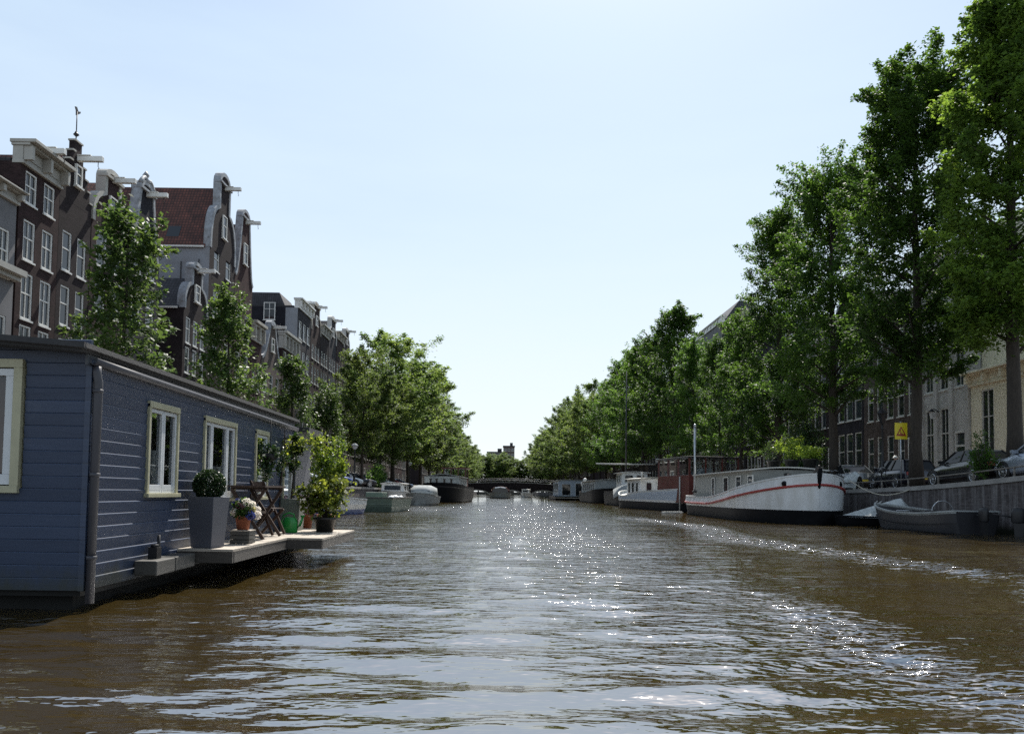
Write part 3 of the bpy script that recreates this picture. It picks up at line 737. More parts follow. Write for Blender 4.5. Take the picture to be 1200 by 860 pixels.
GR_HL, GR_HR = 'canal houses on the left bank', 'canal houses on the right bank'
def house(label, X, ya, yb, ztop, zst, wall, gable=None, gz=None, side=None, floors=None, wn=2, ww=None, trim='white', roof='flat', rz=None, roofm='tiledark',
          depth=11, hoist=True, chim=(), style='sash', door=True, faceneg=False, group=None, attic=1, cornice_h=0.55, deep=0.55, doors=None, nw=None, gtrim=None):
    """one house; local x=0 is the front looking to +x, y runs along the front"""
    w = abs(yb-ya); H = ztop-zst; z0 = zst
    root = thing('canal_house', label, 'house', (X, ya if not faceneg else yb, z0), PI if faceneg else 0, group)
    side = side or wall; floors = floors or []
    op = []; wins = []
    ww = ww or min(1.15, w/wn*0.56)
    for fz, fh in floors:
        for i in range(wn):
            cyy = w*(i+0.5)/wn if wn > 1 else w/2
            cyy = w/2+(cyy-w/2)*0.92
            if door and fz < 2.2 and i == (0 if not faceneg else wn-1): continue
            op.append((cyy-ww/2, cyy+ww/2, fz, fz+fh)); wins.append((cyy, fz, ww, fh))
    dy = None
    if door:
        i = 0 if not faceneg else wn-1
        dy = w/2+(w*(i+0.5)/wn-w/2)*0.92; dw = min(1.15, ww*1.15)
        op.append((dy-dw/2, dy+dw/2, 0.35, 3.5))
    b = MB(); facade(b, 0, w, 0, H, op, 0)
    b.add([(0,0,0),(-depth,0,0),(-depth,0,H),(0,0,H)], [(0,1,2,3)], 1); b.add([(0,w,0),(-depth,w,0),(-depth,w,H),(0,w,H)], [(0,1,2,3)], 1)
    b.add([(-depth,0,0),(-depth,w,0),(-depth,w,H),(-depth,0,H)], [(0,1,2,3)], 1)
    b.add([(-0.3,0,H-0.004),(-depth,0,H-0.004),(-depth,w,H-0.004),(-0.3,w,H-0.004)], [(0,1,2,3)], 1)
    # thin stone plinth
    b.box(0.003, 0.05, 0, (dy-dw/2-0.1 if dy else w), 0, 0.5, 2)
    if dy and dy+dw/2+0.1 < w: b.box(0.003, 0.05, dy+dw/2+0.1, w, 0, 0.5, 2)
    wo = b.build('wall', [M[wall], M[side], M['greystone']], root)
    for (yy, zz, a, h) in wins: put_window(root, yy, zz, a, h, style)
    if door:
        fb = MB(); t = 0.12
        fb.box(-0.14,0.02,dy-dw/2,dy-dw/2+t,0.35,3.5); fb.box(-0.14,0.02,dy+dw/2-t,dy+dw/2,0.35,3.5); fb.box(-0.14,0.04,dy-dw/2+t,dy+dw/2-t,3.36,3.5); fb.box(-0.14,0,dy-dw/2+t,dy+dw/2-t,2.55,2.67)
        f = fb.build('door_frame', M['white'], root)
        d = MB(); d.box(-0.13,-0.07,dy-dw/2+t,dy+dw/2-t,0.35,2.55)
        for zz in (0.55, 1.55): d.box(-0.069,-0.05,dy-dw/2+t+0.12,dy+dw/2-t-0.12,zz,zz+0.8)
        d.build('door', M['doorgreen'], f)
        g = MB(); g.add([(-0.1,dy-dw/2+t,2.67),(-0.1,dy+dw/2-t,2.67),(-0.1,dy+dw/2-t,3.36),(-0.1,dy-dw/2+t,3.36)], [(0,1,2,3)]); g.build('fanlight', M['glass'], f)
        s = MB()
        for k in range(2): s.box(0.055,0.35+0.3*(1-k),dy-dw/2-0.25,dy+dw/2+0.25,0.0+0.175*k+(0.002 if k else 0),0.175*(k+1))
        s.build('step', M['greystone'], root)
    if gable == 'cornice':
        c = MB(); gh = (gz-ztop) if gz else cornice_h
        c.box(-0.4, 0.10, -0.02, w+0.02, H, H+gh*0.72, 0)
        c.box(-0.4, 0.16, -0.04, w+0.04, H-0.10, H+0.06, 0)
        c.box(-0.45, deep*0.6, -0.08, w+0.08, H+gh*0.72, H+gh*0.84, 0)
        c.box(-0.5, deep, -0.12, w+0.12, H+gh*0.84+0.002, H+gh, 0)
        n = max(2, int(round(w/1.6)))
        for i in range(n+1):       # consoles between the frieze panels
            yy = 0.12+(w-0.24)*i/n; c.box(0.101, deep*0.72, yy-0.10, yy+0.10, H+0.07, H+gh*0.72-0.002, 0)
            if i < n:
                y0_, y1_ = yy+0.22, yy+(w-0.24)/n-0.22
                if gh > 1.0: c.box(0.101, 0.14, y0_, y1_, H+gh*0.2, H+gh*0.6, 0)
        c.build('cornice', M[trim], root, bevel=0.015)
        ht = H+gh
    elif gable:
        gh = gz-ztop; out = gable_outline(gable, w, gh, nw); out = [(y, z+H) for y, z in out]
        g = MB(); g.prism_x(out, -0.32, 0.002)
        g.build('gable', M[wall], root)
        tb = MB()
        if gable == 'point': ribbon_x(tb, out, 0.28, -0.45, 0.35)
        elif gable == 'step':
            for (a, c) in zip(out[::1], out[1:]):
                if abs(a[1]-c[1]) < 1e-6 and abs(a[0]-c[0]) > 0.05: cb_ = MB(); cb_.box(-0.36, 0.06, min(a[0],c[0])-0.05, max(a[0],c[0])+0.05, a[1]+0.002, a[1]+0.09); cb_.build('coping', M[gtrim or trim], root)
        else:
            ribbon_x(tb, out, 0.24 if w < 5 else 0.28, -0.5, 0.08)
            if gable in ('neck', 'bell'):
                yc = w/2; q = (nw or w*0.30 if gable == 'neck' else nw or w*0.2)
                tb.box(-0.36, 0.20, yc-q-0.08, yc+q+0.08, H+gh*(0.86 if gable == 'neck' else 0.88)-0.12, H+gh*(0.86 if gable == 'neck' else 0.88)+0.04)
                if gable == 'neck':   # carved shoulder pieces
                    for sgn in (-1, 1):
                        yy = w/2+sgn*(w/2-0.12); tb.lathe([(0.16,0),(0.2,0.1),(0.08,0.3),(0.15,0.42),(0.02,0.6)], 8, (-0.12, yy, H+gh*0.10))
        if tb.v: tb.build('gable_trim', M['gableshade' if (gtrim or trim) == 'white' else (gtrim or trim)], root)
        if attic and gable != 'point':
            ah = min(1.9, gh*0.34); aw = min(0.95, w*0.2)
            zz = H+gh*(0.22 if gable != 'step' else 0.3)
            put_window(root, w/2, zz, aw, ah, 'sash', x=0.16)
        ht = gz-z0
    else: ht = H
    rzz = (rz-z0) if rz else (H+w*0.62)
    if roof == 'perp':
        r = MB(); e = 0.12
        r.prism_x([(-e,H-0.05),(w/2,rzz),(w+e,H-0.05),(w+e,H+0.07),(w/2,rzz+0.14),(-e,H+0.07)], -depth, -0.33)
        ro = r.build('roof', M[roofm], root)
        c = MB(); c.box(-depth+0.1, -0.4, -e-0.12, -e-0.005, H-0.10, H+0.03); c.build('gutter', M['white'], root)
        bk = MB(); bk.prism_x([(0,H-0.05),(w/2,rzz-0.02),(w,H-0.05)], -depth+0.02, -depth+0.3); bk.build('rear_gable', M[side], root)
    elif roof == 'slope':     # ridge along the street, slope to the front behind the cornice
        r = MB(); z1 = H+((gz-ztop) if gz else cornice_h)*0.5
        r.prism_y([(-0.45,z1),(-depth*0.42,rzz),(-depth*0.58,rzz),(-depth,z1)], 0.01, w-0.01)
        ro = r.build('roof', M[roofm], root)
    else:
        r = MB(); r.box(-depth, -0.5, 0.0, w, H+0.004, H+0.16); ro = r.build('roof', M['tiledark'], root)
    for (cx_, cyy, chh) in chim:
        k = MB(); zb = (rzz if roof != 'flat' else H)-0.9
        k.box(cx_-0.35,cx_+0.35,cyy-0.3,cyy+0.3,zb,zb+chh+0.9); k.box(cx_-0.42,cx_+0.42,cyy-0.37,cyy+0.37,zb+chh+0.902,zb+chh+1.02)
        for dx in (-.17,.17): k.lathe([(0.11,0),(0.09,0.4)], 8, (cx_+dx, cyy, zb+chh+1.02))
        k.build('chimney', M['brickdark'], ro)
    if hoist:
        hz = (H+((gz-ztop) if gz else cornice_h)-0.02) if gable == 'cornice' else H+(gz-ztop)*(0.80 if gable != 'step' else 0.70)
        hb = MB(); L_ = 1.15
        xs = 0.2 if gable != 'cornice' else -0.6
        hb.box(xs if gable == 'cornice' else 0.004, xs+L_+(0.6 if gable == 'cornice' else 0), w/2-0.13, w/2+0.13, hz+0.02, hz+0.30)
        hb.box(0.004 if gable != 'cornice' else -0.6, 0.75, w/2-0.17, w/2+0.17, hz+0.302, hz+0.36)
        ho = hb.build('hoist_beam', M['white'], root, bevel=0.02)
        hk = MB(); hk.tube([(1.1,w/2,hz+0.02),(1.1,w/2,hz-0.25),(1.16,w/2,hz-0.34),(1.08,w/2,hz-0.4)], 0.02, 5); hk.build('hook', M['iron'], ho)
    return root

def YL(px, py=300): return pt(px, py, X=FXL).y
def ZL(px, py): return pt(px, py, X=FXL).z
STL = 1.63
def hl(label, p0, p1, wall, **kw):
    return house(label, FXL, YL(p0), YL(p1), kw.pop('ztop'), STL, wall, group=GR_HL, **kw)
# L0 grey house at the left edge
t = hl('grey plastered house at the left edge, lower than the brown house beside it', -60, 17, 'greyplaster', ztop=ZL(8,232), gable='cornice', gz=ZL(8,219), floors=[(1.0,2.4),(5.0,2.4),(9.2,2.2)], wn=3, style='sash4', hoist=False, chim=[(-3,3.0,1.5)], trim='offwhite')
bm_ = MB(); y0_, y1_ = 0.0, YL(17)-YL(-60); zz = ZL(10,328)-STL
bm_.box(0.003,0.35,-0.05,y1_+0.05,zz,zz+0.22); bm_.box(0.003,0.6,-0.08,y1_+0.08,zz+0.222,zz+0.5); bm_.build('string_course', M['offwhite'], t)
# L1 brown house with the big white entablature
zt1 = ZL(21,186); 
t = hl('brown brick house with a deep white panelled cornice and hoist beam', 19.5, 67, 'brickbrown', ztop=zt1, gable='cornice', gz=ZL(21,160), trim='offwhite', deep=0.75,
   floors=[(1.0,2.6),(4.9,2.4),(ZL(45,380)-STL,2.25),(ZL(45,312)-STL,1.95),(ZL(45,246)-STL,1.55)], wn=2, style='sash4', hoist=True, chim=[(-3.4,0.4,1.7)])
# L2 step gable with a weather vane
t2 = hl('dark brick house with a stepped gable and a weather vane on its tip', 67.3, 105, 'brickdark', ztop=ZL(105,252), gable='step', gz=ZL(92,168), floors=[(1.0,2.6),(4.9,2.4),(ZL(86,386)-STL,2.1),(ZL(86,322)-STL,2.1)], wn=2, roof='perp', rz=ZL(92,186), roofm='tilered', trim='offwhite')
yv = (YL(105)-YL(67.3))/2; zv = ZL(92,168)-STL
vb = MB(); vb.tube([(-0.15,yv,zv+0.08),(-0.15,yv,zv+1.75)], 0.03, 6); vb.lathe([(0.02,0),(0.16,0.12),(0.02,0.28)], 8, (-0.15,yv,zv+0.35))
vb.tube([(-0.15,yv-0.16,zv+0.5),(-0.15,yv,zv+0.72),(-0.15,yv+0.16,zv+0.5)], 0.02, 5)
vb.prism_x([(yv-0.10,zv+1.5),(yv+0.30,zv+1.78),(yv+0.34,zv+1.9),(yv+0.10,zv+1.80),(yv-0.06,zv+1.98),(yv-0.24,zv+1.92),(yv-0.12,zv+1.76)], -0.17, -0.13)
vo = vb.build('weather_vane', M['iron'], t2)
# L3 neck gable, red roof
hl('brick house with white trimmed neck gable and red roof behind the nearest young tree', 106, 150, 'brickbrown', ztop=ZL(116,262), gable='neck', gz=ZL(137,205), floors=[(1.0,2.6),(4.9,2.4),(ZL(128,372)-STL,2.2),(ZL(128,318)-STL,2.0)], wn=2, roof='perp', rz=ZL(128,214), roofm='tilered', trim='offwhite', nw=0.95)
# L4 ornate bell gable
t = hl('black painted house with a crested bell gable and round attic window', 150.5, 187, 'brickblack', ztop=ZL(165,300), gable='bell', gz=ZL(176,217), floors=[(1.0,2.6),(4.9,2.4),(ZL(172,382)-STL,2.2),(ZL(172,326)-STL,2.0)], wn=2, roof='perp', rz=ZL(170,222), roofm='tilered', attic=0, trim='white', nw=1.0)
wv = YL(187)-YL(150.5); zc = ZL(175,272)-STL
rb = MB(); rb.tube([(0.03, wv/2+0.42*math.cos(a), zc+0.42*math.sin(a)) for a in [2*PI*i/20 for i in range(21)]], 0.09, 6, cap=False)
ro_ = rb.build('window', M['white'], t); rb = MB(); rb.add([(0.02, wv/2+0.36*math.cos(2*PI*i/20), zc+0.36*math.sin(2*PI*i/20)) for i in range(20)], [tuple(range(20))]); rb.build('pane', M['glass'], ro_)
cb = MB(); zt_ = ZL(176,217)-STL
cb.lathe([(0.25,0),(0.32,0.12),(0.12,0.3),(0.22,0.5),(0.03,0.8)], 10, (-0.1,wv/2,zt_-0.05))
for sg in (-1,1): cb.tube([(0.0,wv/2+sg*(0.95-0.85*u),zt_-0.35+0.55*math.sin(u*2.2)) for u in [i/6 for i in range(7)]], [0.16,0.15,0.14,0.13,0.12,0.1,0.06], 6)
cb.build('gable_crest', M['gableshade'], t)
# low house hidden by the young tree
hl('low brick house between the black house and the small dark roofed one', 187.5, 217, 'brickgrey', ztop=ZL(205,455), gable='cornice', floors=[(1.0,2.5),(4.6,2.2)], wn=2, roof='slope', rz=ZL(205,425), hoist=False)
# L4b
hl('small brick house with dark tiled roof and little white neck gable', 217.5, 245, 'brickdark', ztop=ZL(219,362), gable='neck', gz=ZL(236,312), floors=[(1.0,2.6),(4.8,2.3),(ZL(232,442)-STL,1.9),(ZL(232,408)-STL,1.9)], wn=3, roof='perp', rz=ZL(230,328), roofm='tiledark', nw=1.0, gtrim='white')
# L5 the tall one
t = hl('tallest house with a steep red pantiled roof, white side wall and white neck gable', 245.5, 275.5, 'brickdark', ztop=ZL(247,290), gable='neck', gz=ZL(267,208), side='plaster', floors=[(1.0,2.7),(5.0,2.6),(9.2,2.4),(13.2,2.2),(17.0,1.8)], wn=2, roof='perp', rz=ZL(260,219), roofm='tilered', depth=14, nw=1.25, trim='white')
sb = MB(); hh = ZL(247,290)-STL; 
wv = YL(275.5)-YL(245.5); rr_ = ZL(260,219)-STL
ang = math.atan2(rr_-hh, wv/2)
rotm = Matrix.Rotation(ang, 3, 'X')
c0 = Vector((-3.1, wv*0.10, hh+0.10+(rr_-hh)*0.20+0.12))
sb.obox(c0, (1.0, 1.15, 0.09), rotm); ro_ = sb.build('skylight', M['darkglass'], t)
ab = MB()
for x_, z0_, z1_ in ((-2.2,-1.2,-3.4),(-0.8,-1.0,-2.6)): ab.box(x_-0.03,x_+0.03,-0.06,-0.004,hh+z1_,hh+z0_)
ab.build('wall_anchor', M['iron'], t)
# L6
hl('narrow brick house with a curved white gable right of the tall red roofed house', 276, 297, 'brickred', ztop=ZL(278,322), gable='bell', gz=ZL(291,250), floors=[(1.0,2.7),(5.0,2.5),(9.2,2.3),(13,2.1)], wn=2, roof='perp', rz=ZL(285,262), roofm='tilered', trim='sandstone', gtrim='white', nw=1.1)
hl('brick house with a carved white frieze under a flat roof', 297.5, 309.5, 'brickred', ztop=ZL(300,400), gable='cornice', gz=ZL(300,378), floors=[(1.0,2.6),(5.0,2.4),(8.8,2.0)], wn=2, trim='sandstone', hoist=False)
hl('brick house with a steep white edged spout gable and large hoist bracket', 310, 333, 'brickgrey', ztop=ZL(313,420), gable='bell', gz=ZL(322,378), floors=[(1.0,2.6),(5.0,2.4),(9.0,2.0)], wn=3, roof='perp', rz=ZL(320,384), trim='white', nw=0.9)
hl('narrow house with a white cornice below the dark side wall', 333.5, 350.5, 'brickbrown', ztop=ZL(336,410), gable='cornice', gz=ZL(336,391), floors=[(1.0,2.6),(5.0,2.4),(9.0,2.2),(12.4,1.8)], wn=3, hoist=False, trim='offwhite')
t = hl('dark house with white plastered side, tall dark roof and white cornice with hoist beam', 351, 366.5, 'brickblue', ztop=ZL(352,362), side='brickblack', gable='cornice', gz=ZL(352,351), floors=[(1.0,2.6),(5.2,2.5),(9.4,2.4),(13.2,2.3),(16.8,2.0)], wn=3, roof='flat', depth=9.0)
wz_ = ZL(351,362)-STL
b = MB(); b.box(-1.4, -0.02, -0.03, -0.003, 0, wz_); b.build('side_wall', M['plaster'], t)
b = MB(); b.loft([[(-8.8,0.1,wz_+0.2),(-1.5,0.1,wz_+0.2),(-1.5,6,wz_+0.2),(-8.8,6,wz_+0.2)],[(-8.3,0.5,ZL(351,343)-STL),(-2.3,0.5,ZL(351,343)-STL),(-2.3,5.6,ZL(351,343)-STL),(-8.3,5.6,ZL(351,343)-STL)]], smooth=False); b.build('attic_roof', M['tiledark'], t)
wnd = put_window(t, 0, 0, 1.3, 2.0, 'cross'); wnd.rotation_euler = (0,0,-PI/2); wnd.location = (-3.2, -0.16, ZL(345,372)-STL)
specs = [(367,378,'brickbrown','neck',392,356,'house with a sandstone neck gable right of the white sided house','sandstone'),
 (378.3,387.5,'brickdark','cornice',396,386,'house with a pale cornice between the sandstone gable and the urn topped gable','offwhite'),
 (388,396.5,'brickblue','neck',404,373,'narrow dark house with an urn topped neck gable','greystone'),
 (397,405,'brickbrown','cornice',402,394,'brown house with grey cornice two doors past the urn topped gable','sandstone'),
 (405.4,412,'brickdark','neck',412,387,'last dark gabled house before the big trees on the left bank','greystone')]
for p0, p1, wl, gk, pt0, pt1, lab, tm in specs:
    hl(lab, p0, p1, wl, ztop=ZL((p0+p1)/2,pt0), gable=gk, gz=ZL((p0+p1)/2,pt1), floors=[(1.0,2.6),(5.0,2.5),(9.0,2.3),(12.6,2.1),(15.6,1.7)], wn=3, roof='perp' if gk == 'neck' else 'slope', trim=tm, hoist=(gk=='neck'))
y = YL(412)+0.2
walls = ['brickgrey','brickdark','brickbrown','brickred','brickblue']
occ = ['dark trunked','narrow topped','broad topped','low spreading','rounded','leafy','far green','dense','pale green','last']
gl = ['seen between the trunks just past the lamp','behind the hedge on the left quay','behind the low spreading tree','behind the tallest broad tree','behind the green work boat','behind the grey launch','behind the stern of the dark barge','behind the wheelhouse of the dark barge','left of the bridge','at the left end of the bridge','last before the left end of the bridge','beyond the bridge on the left bank']
for i in range(34):
    if 198 < y < 236: y = 236
    if y > 230: gl[i:i+1] = ['beyond the bridge on the left bank']
    if len(gl) <= i: gl.append('beyond the bridge on the left bank')
    w_ = 6.5+2.0*((i*7)%3)/2
    house('brick canal house '+gl[i], FXL, y, y+w_, STL+14.5+((i*5)%4), STL, walls[i%5], gable=['cornice','neck','cornice','bell','cornice'][i%5], gz=STL+14.5+((i*5)%4)+[1.0,4.2,1.0,4.5,1.0][i%5],
          floors=[(1.0,2.5),(4.9,2.3),(8.6,2.2),(12.0,1.7)], wn=3, roof='perp' if i%5 in (1,3) else 'slope', group=(GR_HL if y < 230 else 'houses beyond the bridge on the left'), hoist=False)
    y += w_+0.05
    if y > 415: break

# ---- right bank
def YR(px, py=480): return pt(px, py, X=FXR).y
def ZR(px, py): return pt(px, py, X=FXR).z
def hr(label, p0, p1, wall, **kw):
    ya, yb = YR(p1), YR(p0); zs = zr((ya+yb)/2)+0.13
    return house(label, FXR, ya, yb, kw.pop('ztop'), zs, wall, faceneg=True, group=GR_HR, **kw)
# cream house: low grand front with tall dark windows
ya, yb = YR(1290), YR(1138)
t = hr('cream painted house with a moulded cornice and tall dark windows at the right edge', 1138, 1290, 'cream', ztop=ZR(1138,452), gable='cornice', gz=ZR(1138,438), trim='cream', floors=[(1.6,4.0)], wn=4, ww=1.15, style='cross', hoist=False, depth=12, deep=0.6)
up = MB(); up.box(-11,-0.6,0.1,yb-ya-0.1,ZR(1138,438)-zr(40)-0.1,15); up.build('upper_storey', M['cream'], t)
zz = zr(43)+0.13
t = hr('grey stone house with tall arched white windows and a wall lantern', 1079, 1137.5, 'greystone', ztop=15.5, gable='cornice', gz=16.4, floors=[(1.5,3.5),(6.1,2.8),(10.2,2.4)], wn=3, ww=0.98, style='sash4', hoist=False, trim='greystone', side='greystone')
pl = MB(); wv = YR(1079)-YR(1137.5)
for i in range(4): 
    yy = 0.22+(wv-0.44)*i/3; pl.box(0.003,0.12,yy-0.2,yy+0.2,0.52,13.9)
pl.build('pilaster', M['greystone'], t)
t = hr('brown brick house with a white framed door behind the yellow sign', 1012.5, 1078.5, 'brickgrey', ztop=13.8, gable='cornice', gz=14.8, floors=[(1.2,2.6),(5.0,2.5),(8.8,2.2)], wn=5, ww=0.92, style='sash', trim='offwhite')
t = hr('blue grey brick house with three tall white windows', 980, 1012, 'brickblue', ztop=14.2, gable='neck', gz=18.6, floors=[(1.3,3.1),(5.4,2.6),(9.2,2.2)], wn=3, ww=1.15, style='sash', trim='white', roof='perp', door=False)
t = hr('dark brick house left of the house with three tall white windows', 944, 979.5, 'brickdark', ztop=13.2, gable='cornice', gz=14.2, floors=[(1.2,2.8),(5.2,2.5),(8.8,2.2)], wn=4, ww=0.95, trim='offwhite')
t = hr('brick house glimpsed behind the potted bushes on the barge', 915, 943.5, 'brickbrown', ztop=14.0, gable='bell', gz=18.0, floors=[(1.2,2.6),(5.0,2.5),(8.6,2.2)], wn=4, ww=0.95, roof='perp')
t = hr('grey brick house behind the fourth big elm', 893, 914.7, 'brickgrey', ztop=13.0, gable='cornice', gz=14.0, floors=[(1.2,2.6),(5.0,2.5),(8.6,2.2)], wn=4, ww=0.95)
t = hr('dark brick house behind the ivy covered stump on the barge', 874.5, 892.5, 'brickdark', ztop=12.6, gable='cornice', gz=13.6, floors=[(1.2,2.6),(5.0,2.5),(8.6,2.2)], wn=4, ww=0.95)
t = hr('pale grey house with a steep slate roof and white eaves showing above the elms', 806, 846, 'greyplaster', ztop=ZR(826,392), gable='cornice', gz=ZR(826,386), floors=[(1.2,2.8),(5.2,2.7),(9.2,2.5),(13.0,2.4),(16.8,2.2)], wn=6, ww=1.1, roof='slope', rz=ZR(846,352), roofm='slate', trim='white', hoist=False, depth=5.0, deep=0.3)
t = hr('dark flat topped house beside the steep slate roof above the elms', 846.5, 874, 'brickblue', ztop=ZR(860,379), gable='cornice', gz=ZR(860,372), floors=[(1.2,2.8),(5.2,2.7),(9.2,2.5),(13.0,2.4)], wn=4, ww=1.1, roof='flat', trim='sandstone', hoist=False)
y = YR(806)+0.2
gr = ['beyond the pale grey slate roofed house','behind the dark red wheelhouse','behind the white cabin of the small barge','behind the tall thin mast','behind the grey canvas bow','behind the black hulled barge','behind the floating cabin','near the right end of the bridge','at the right end of the bridge']
for i in range(32):
    w_ = 8.5+1.5*((i*7)%3)
    if y < 236 and y+w_ > 210: y = 236
    if y > 230: gr[i:i+1] = ['beyond the bridge']
    if i > 7 and len(gr) <= i: gr.append('beyond the bridge')
    if y > 415: break
    house('brick canal house on the right bank '+gr[i], FXR, y, y+w_, 14.5+((i*5)%4), 1.7, walls[(i+2)%5], gable=['cornice','bell','cornice','neck'][i%4], gz=14.5+((i*5)%4)+[1.0,4.2,1.0,4.4][i%4],
          floors=[(1.0,2.6),(5.0,2.4),(8.8,2.2)], wn=4, roof='perp' if i%2 else 'slope', group=GR_HR if y < 230 else 'houses beyond the bridge on the right', faceneg=True, hoist=False)
    y += w_+0.05
# far blocks over the trees
def block(label, p0, p1, py, Y, m, n):
    a, c = pt(p0, py, Y=Y), pt(p1, py, Y=Y); t = thing('apartment_block', label, 'building', (a.x, Y, 1.5)); w_ = c.x-a.x; h = a.z-1.5
    b = MB(); b.box(0,w_,0,14,0,h); b.build('wall', M[m], t)
    b = MB(); b.box(-0.3,w_+0.3,-0.3,14.3,h+0.003,h+0.5); b.box(w_*0.6,w_*0.85,4,9,h+0.5,h+2.6); b.build('roof', M['tiledark'], t)
    for r_ in range(3):
        for i in range(n):
            f, p = window_mesh(1.6, 1.7, 'cross'); fo = bpy.data.objects.new('window', f); COL.objects.link(fo); fo.parent = t
            fo.rotation_euler = (0,0,-PI/2); fo.location = (w_*(i+.5)/n, -0.16, h-3-r_*3.2); po = bpy.data.objects.new('pane', p); COL.objects.link(po); po.parent = fo
block('flat roofed grey block far beyond the end of the canal', 571, 591, 530, 470, 'greyplaster', 4)
block('pale stepped block far off just right of the grey one', 590, 603, 523, 500, 'brickgrey', 3)
# ------------------------------------------------------------------ the blue houseboat on the left
def siding_mat():
    mm, nt, b = _new('blue_grey_siding'); L = nt.links.new
    tc = N(nt, 'ShaderNodeTexCoord'); mp = N(nt, 'ShaderNodeMapping'); mp.inputs['Scale'].default_value = (0.5,0.5,6); L(tc.outputs['Object'], mp.inputs['Vector'])
    nz = N(nt, 'ShaderNodeTexNoise'); nz.inputs['Scale'].default_value = 3; nz.inputs['Detail'].default_value = 8; nz.inputs['Roughness'].default_value = 0.7; L(mp.outputs[0], nz.inputs['Vector'])
    cr = N(nt, 'ShaderNodeValToRGB'); cr.color_ramp.elements[0].position = 0.3; cr.color_ramp.elements[1].position = 0.72
    cr.color_ramp.elements[0].color = (0.023,0.038,0.076,1); cr.color_ramp.elements[1].color = (0.036,0.057,0.108,1); L(nz.outputs['Fac'], cr.inputs['Fac'])
    n2 = N(nt, 'ShaderNodeTexNoise'); n2.inputs['Scale'].default_value = 1.1; n2.inputs['Detail'].default_value = 9; n2.inputs['Roughness'].default_value = 0.8; L(tc.outputs['Object'], n2.inputs['Vector'])
    c2 = N(nt, 'ShaderNodeValToRGB'); c2.color_ramp.elements[0].position = 0.56; c2.color_ramp.elements[1].position = 0.75; c2.color_ramp.elements[0].color=(0,0,0,1); c2.color_ramp.elements[1].color=(.6,.6,.6,1); L(n2.outputs['Fac'], c2.inputs['Fac'])
    mx = N(nt, 'ShaderNodeMix', data_type='RGBA'); mx.inputs['B'].default_value = (0.085,0.105,0.145,1); L(c2.outputs['Color'], mx.inputs['Factor']); L(cr.outputs['Color'], mx.inputs['A'])
    sp = N(nt, 'ShaderNodeSeparateXYZ'); L(tc.outputs['Object'], sp.inputs[0]); ad = N(nt, 'ShaderNodeMath', operation='ADD'); L(sp.outputs['X'], ad.inputs[0]); L(sp.outputs['Y'], ad.inputs[1])
    az = N(nt, 'ShaderNodeMath', operation='SUBTRACT'); L(sp.outputs['Z'], az.inputs[0]); az.inputs[1].default_value = 0.20
    cb = N(nt, 'ShaderNodeCombineXYZ'); L(ad.outputs[0], cb.inputs['X']); L(az.outputs[0], cb.inputs['Y'])
    bt = N(nt, 'ShaderNodeTexBrick'); L(cb.outputs[0], bt.inputs['Vector']); bt.offset = 0.37; bt.offset_frequency = 3
    bt.inputs['Color1'].default_value = (0.78,0.80,0.82,1); bt.inputs['Color2'].default_value = (1.15,1.13,1.12,1); bt.inputs['Mortar'].default_value = (0.25,0.25,0.25,1)
    bt.inputs['Scale'].default_value = 1; bt.inputs['Mortar Size'].default_value = 0.0022; bt.inputs['Brick Width'].default_value = 3.1; bt.inputs['Row Height'].default_value = 0.1225
    mb = N(nt, 'ShaderNodeMix', data_type='RGBA', blend_type='MULTIPLY'); mb.inputs['Factor'].default_value = 1; L(mx.outputs['Result'], mb.inputs['A']); L(bt.outputs['Color'], mb.inputs['B'])
    # algae and splash dirt along the lowest boards
    zr_ = N(nt, 'ShaderNodeMapRange'); zr_.inputs['From Min'].default_value = 0.20; zr_.inputs['From Max'].default_value = 0.62; zr_.inputs['To Min'].default_value = 0.30; zr_.inputs['To Max'].default_value = -0.25; L(sp.outputs['Z'], zr_.inputs['Value'])
    n3 = N(nt, 'ShaderNodeTexNoise'); n3.inputs['Scale'].default_value = 2.5; n3.inputs['Detail'].default_value = 8; n3.inputs['Roughness'].default_value = 0.75; L(tc.outputs['Object'], n3.inputs['Vector'])
    a3 = N(nt, 'ShaderNodeMath', operation='ADD'); L(zr_.outputs['Result'], a3.inputs[0]); L(n3.outputs['Fac'], a3.inputs[1])
    r3 = N(nt, 'ShaderNodeMapRange'); r3.inputs['From Min'].default_value = 0.5; r3.inputs['From Max'].default_value = 0.8; L(a3.outputs[0], r3.inputs['Value'])
    m3 = N(nt, 'ShaderNodeMix', data_type='RGBA'); m3.inputs['B'].default_value = (0.028,0.034,0.034,1); L(r3.outputs['Result'], m3.inputs['Factor']); L(mb.outputs['Result'], m3.inputs['A'])
    L(m3.outputs['Result'], b.inputs['Base Color']); b.inputs['Roughness'].default_value = 0.42
    bp = N(nt, 'ShaderNodeBump'); bp.inputs['Strength'].default_value = 0.25; bp.inputs['Distance'].default_value = 0.01; L(nz.outputs['Fac'], bp.inputs['Height']); L(bp.outputs['Normal'], b.inputs['Normal'])
    return mm
M['siding'] = siding_mat()
M['felt'] = mat('roofing_felt', (0.035,0.035,0.037), 0.85, var=0.3, scale=6, bump=0.4, bscale=60)
M['fascia'] = mat('dark_fascia', (0.05,0.055,0.065), 0.5, var=0.2)
M['pipe'] = mat('grey_pipe', (0.045,0.045,0.055), 0.5, var=0.2)
M['deckwood'] = wood('weathered_deck', (0.42,0.37,0.31), 0.3, (0.6,6,3))
M['deckedge'] = wood('deck_edge', (0.05,0.043,0.037), 0.4)
M['timber'] = wood('grey_timber', (0.06,0.058,0.052), 0.3)
M['tablewood'] = wood('table_wood', (0.045,0.024,0.017), 0.4)
M['hull'] = mat('concrete_hull', (0.012,0.012,0.011), 0.9, var=0.4, scale=2)
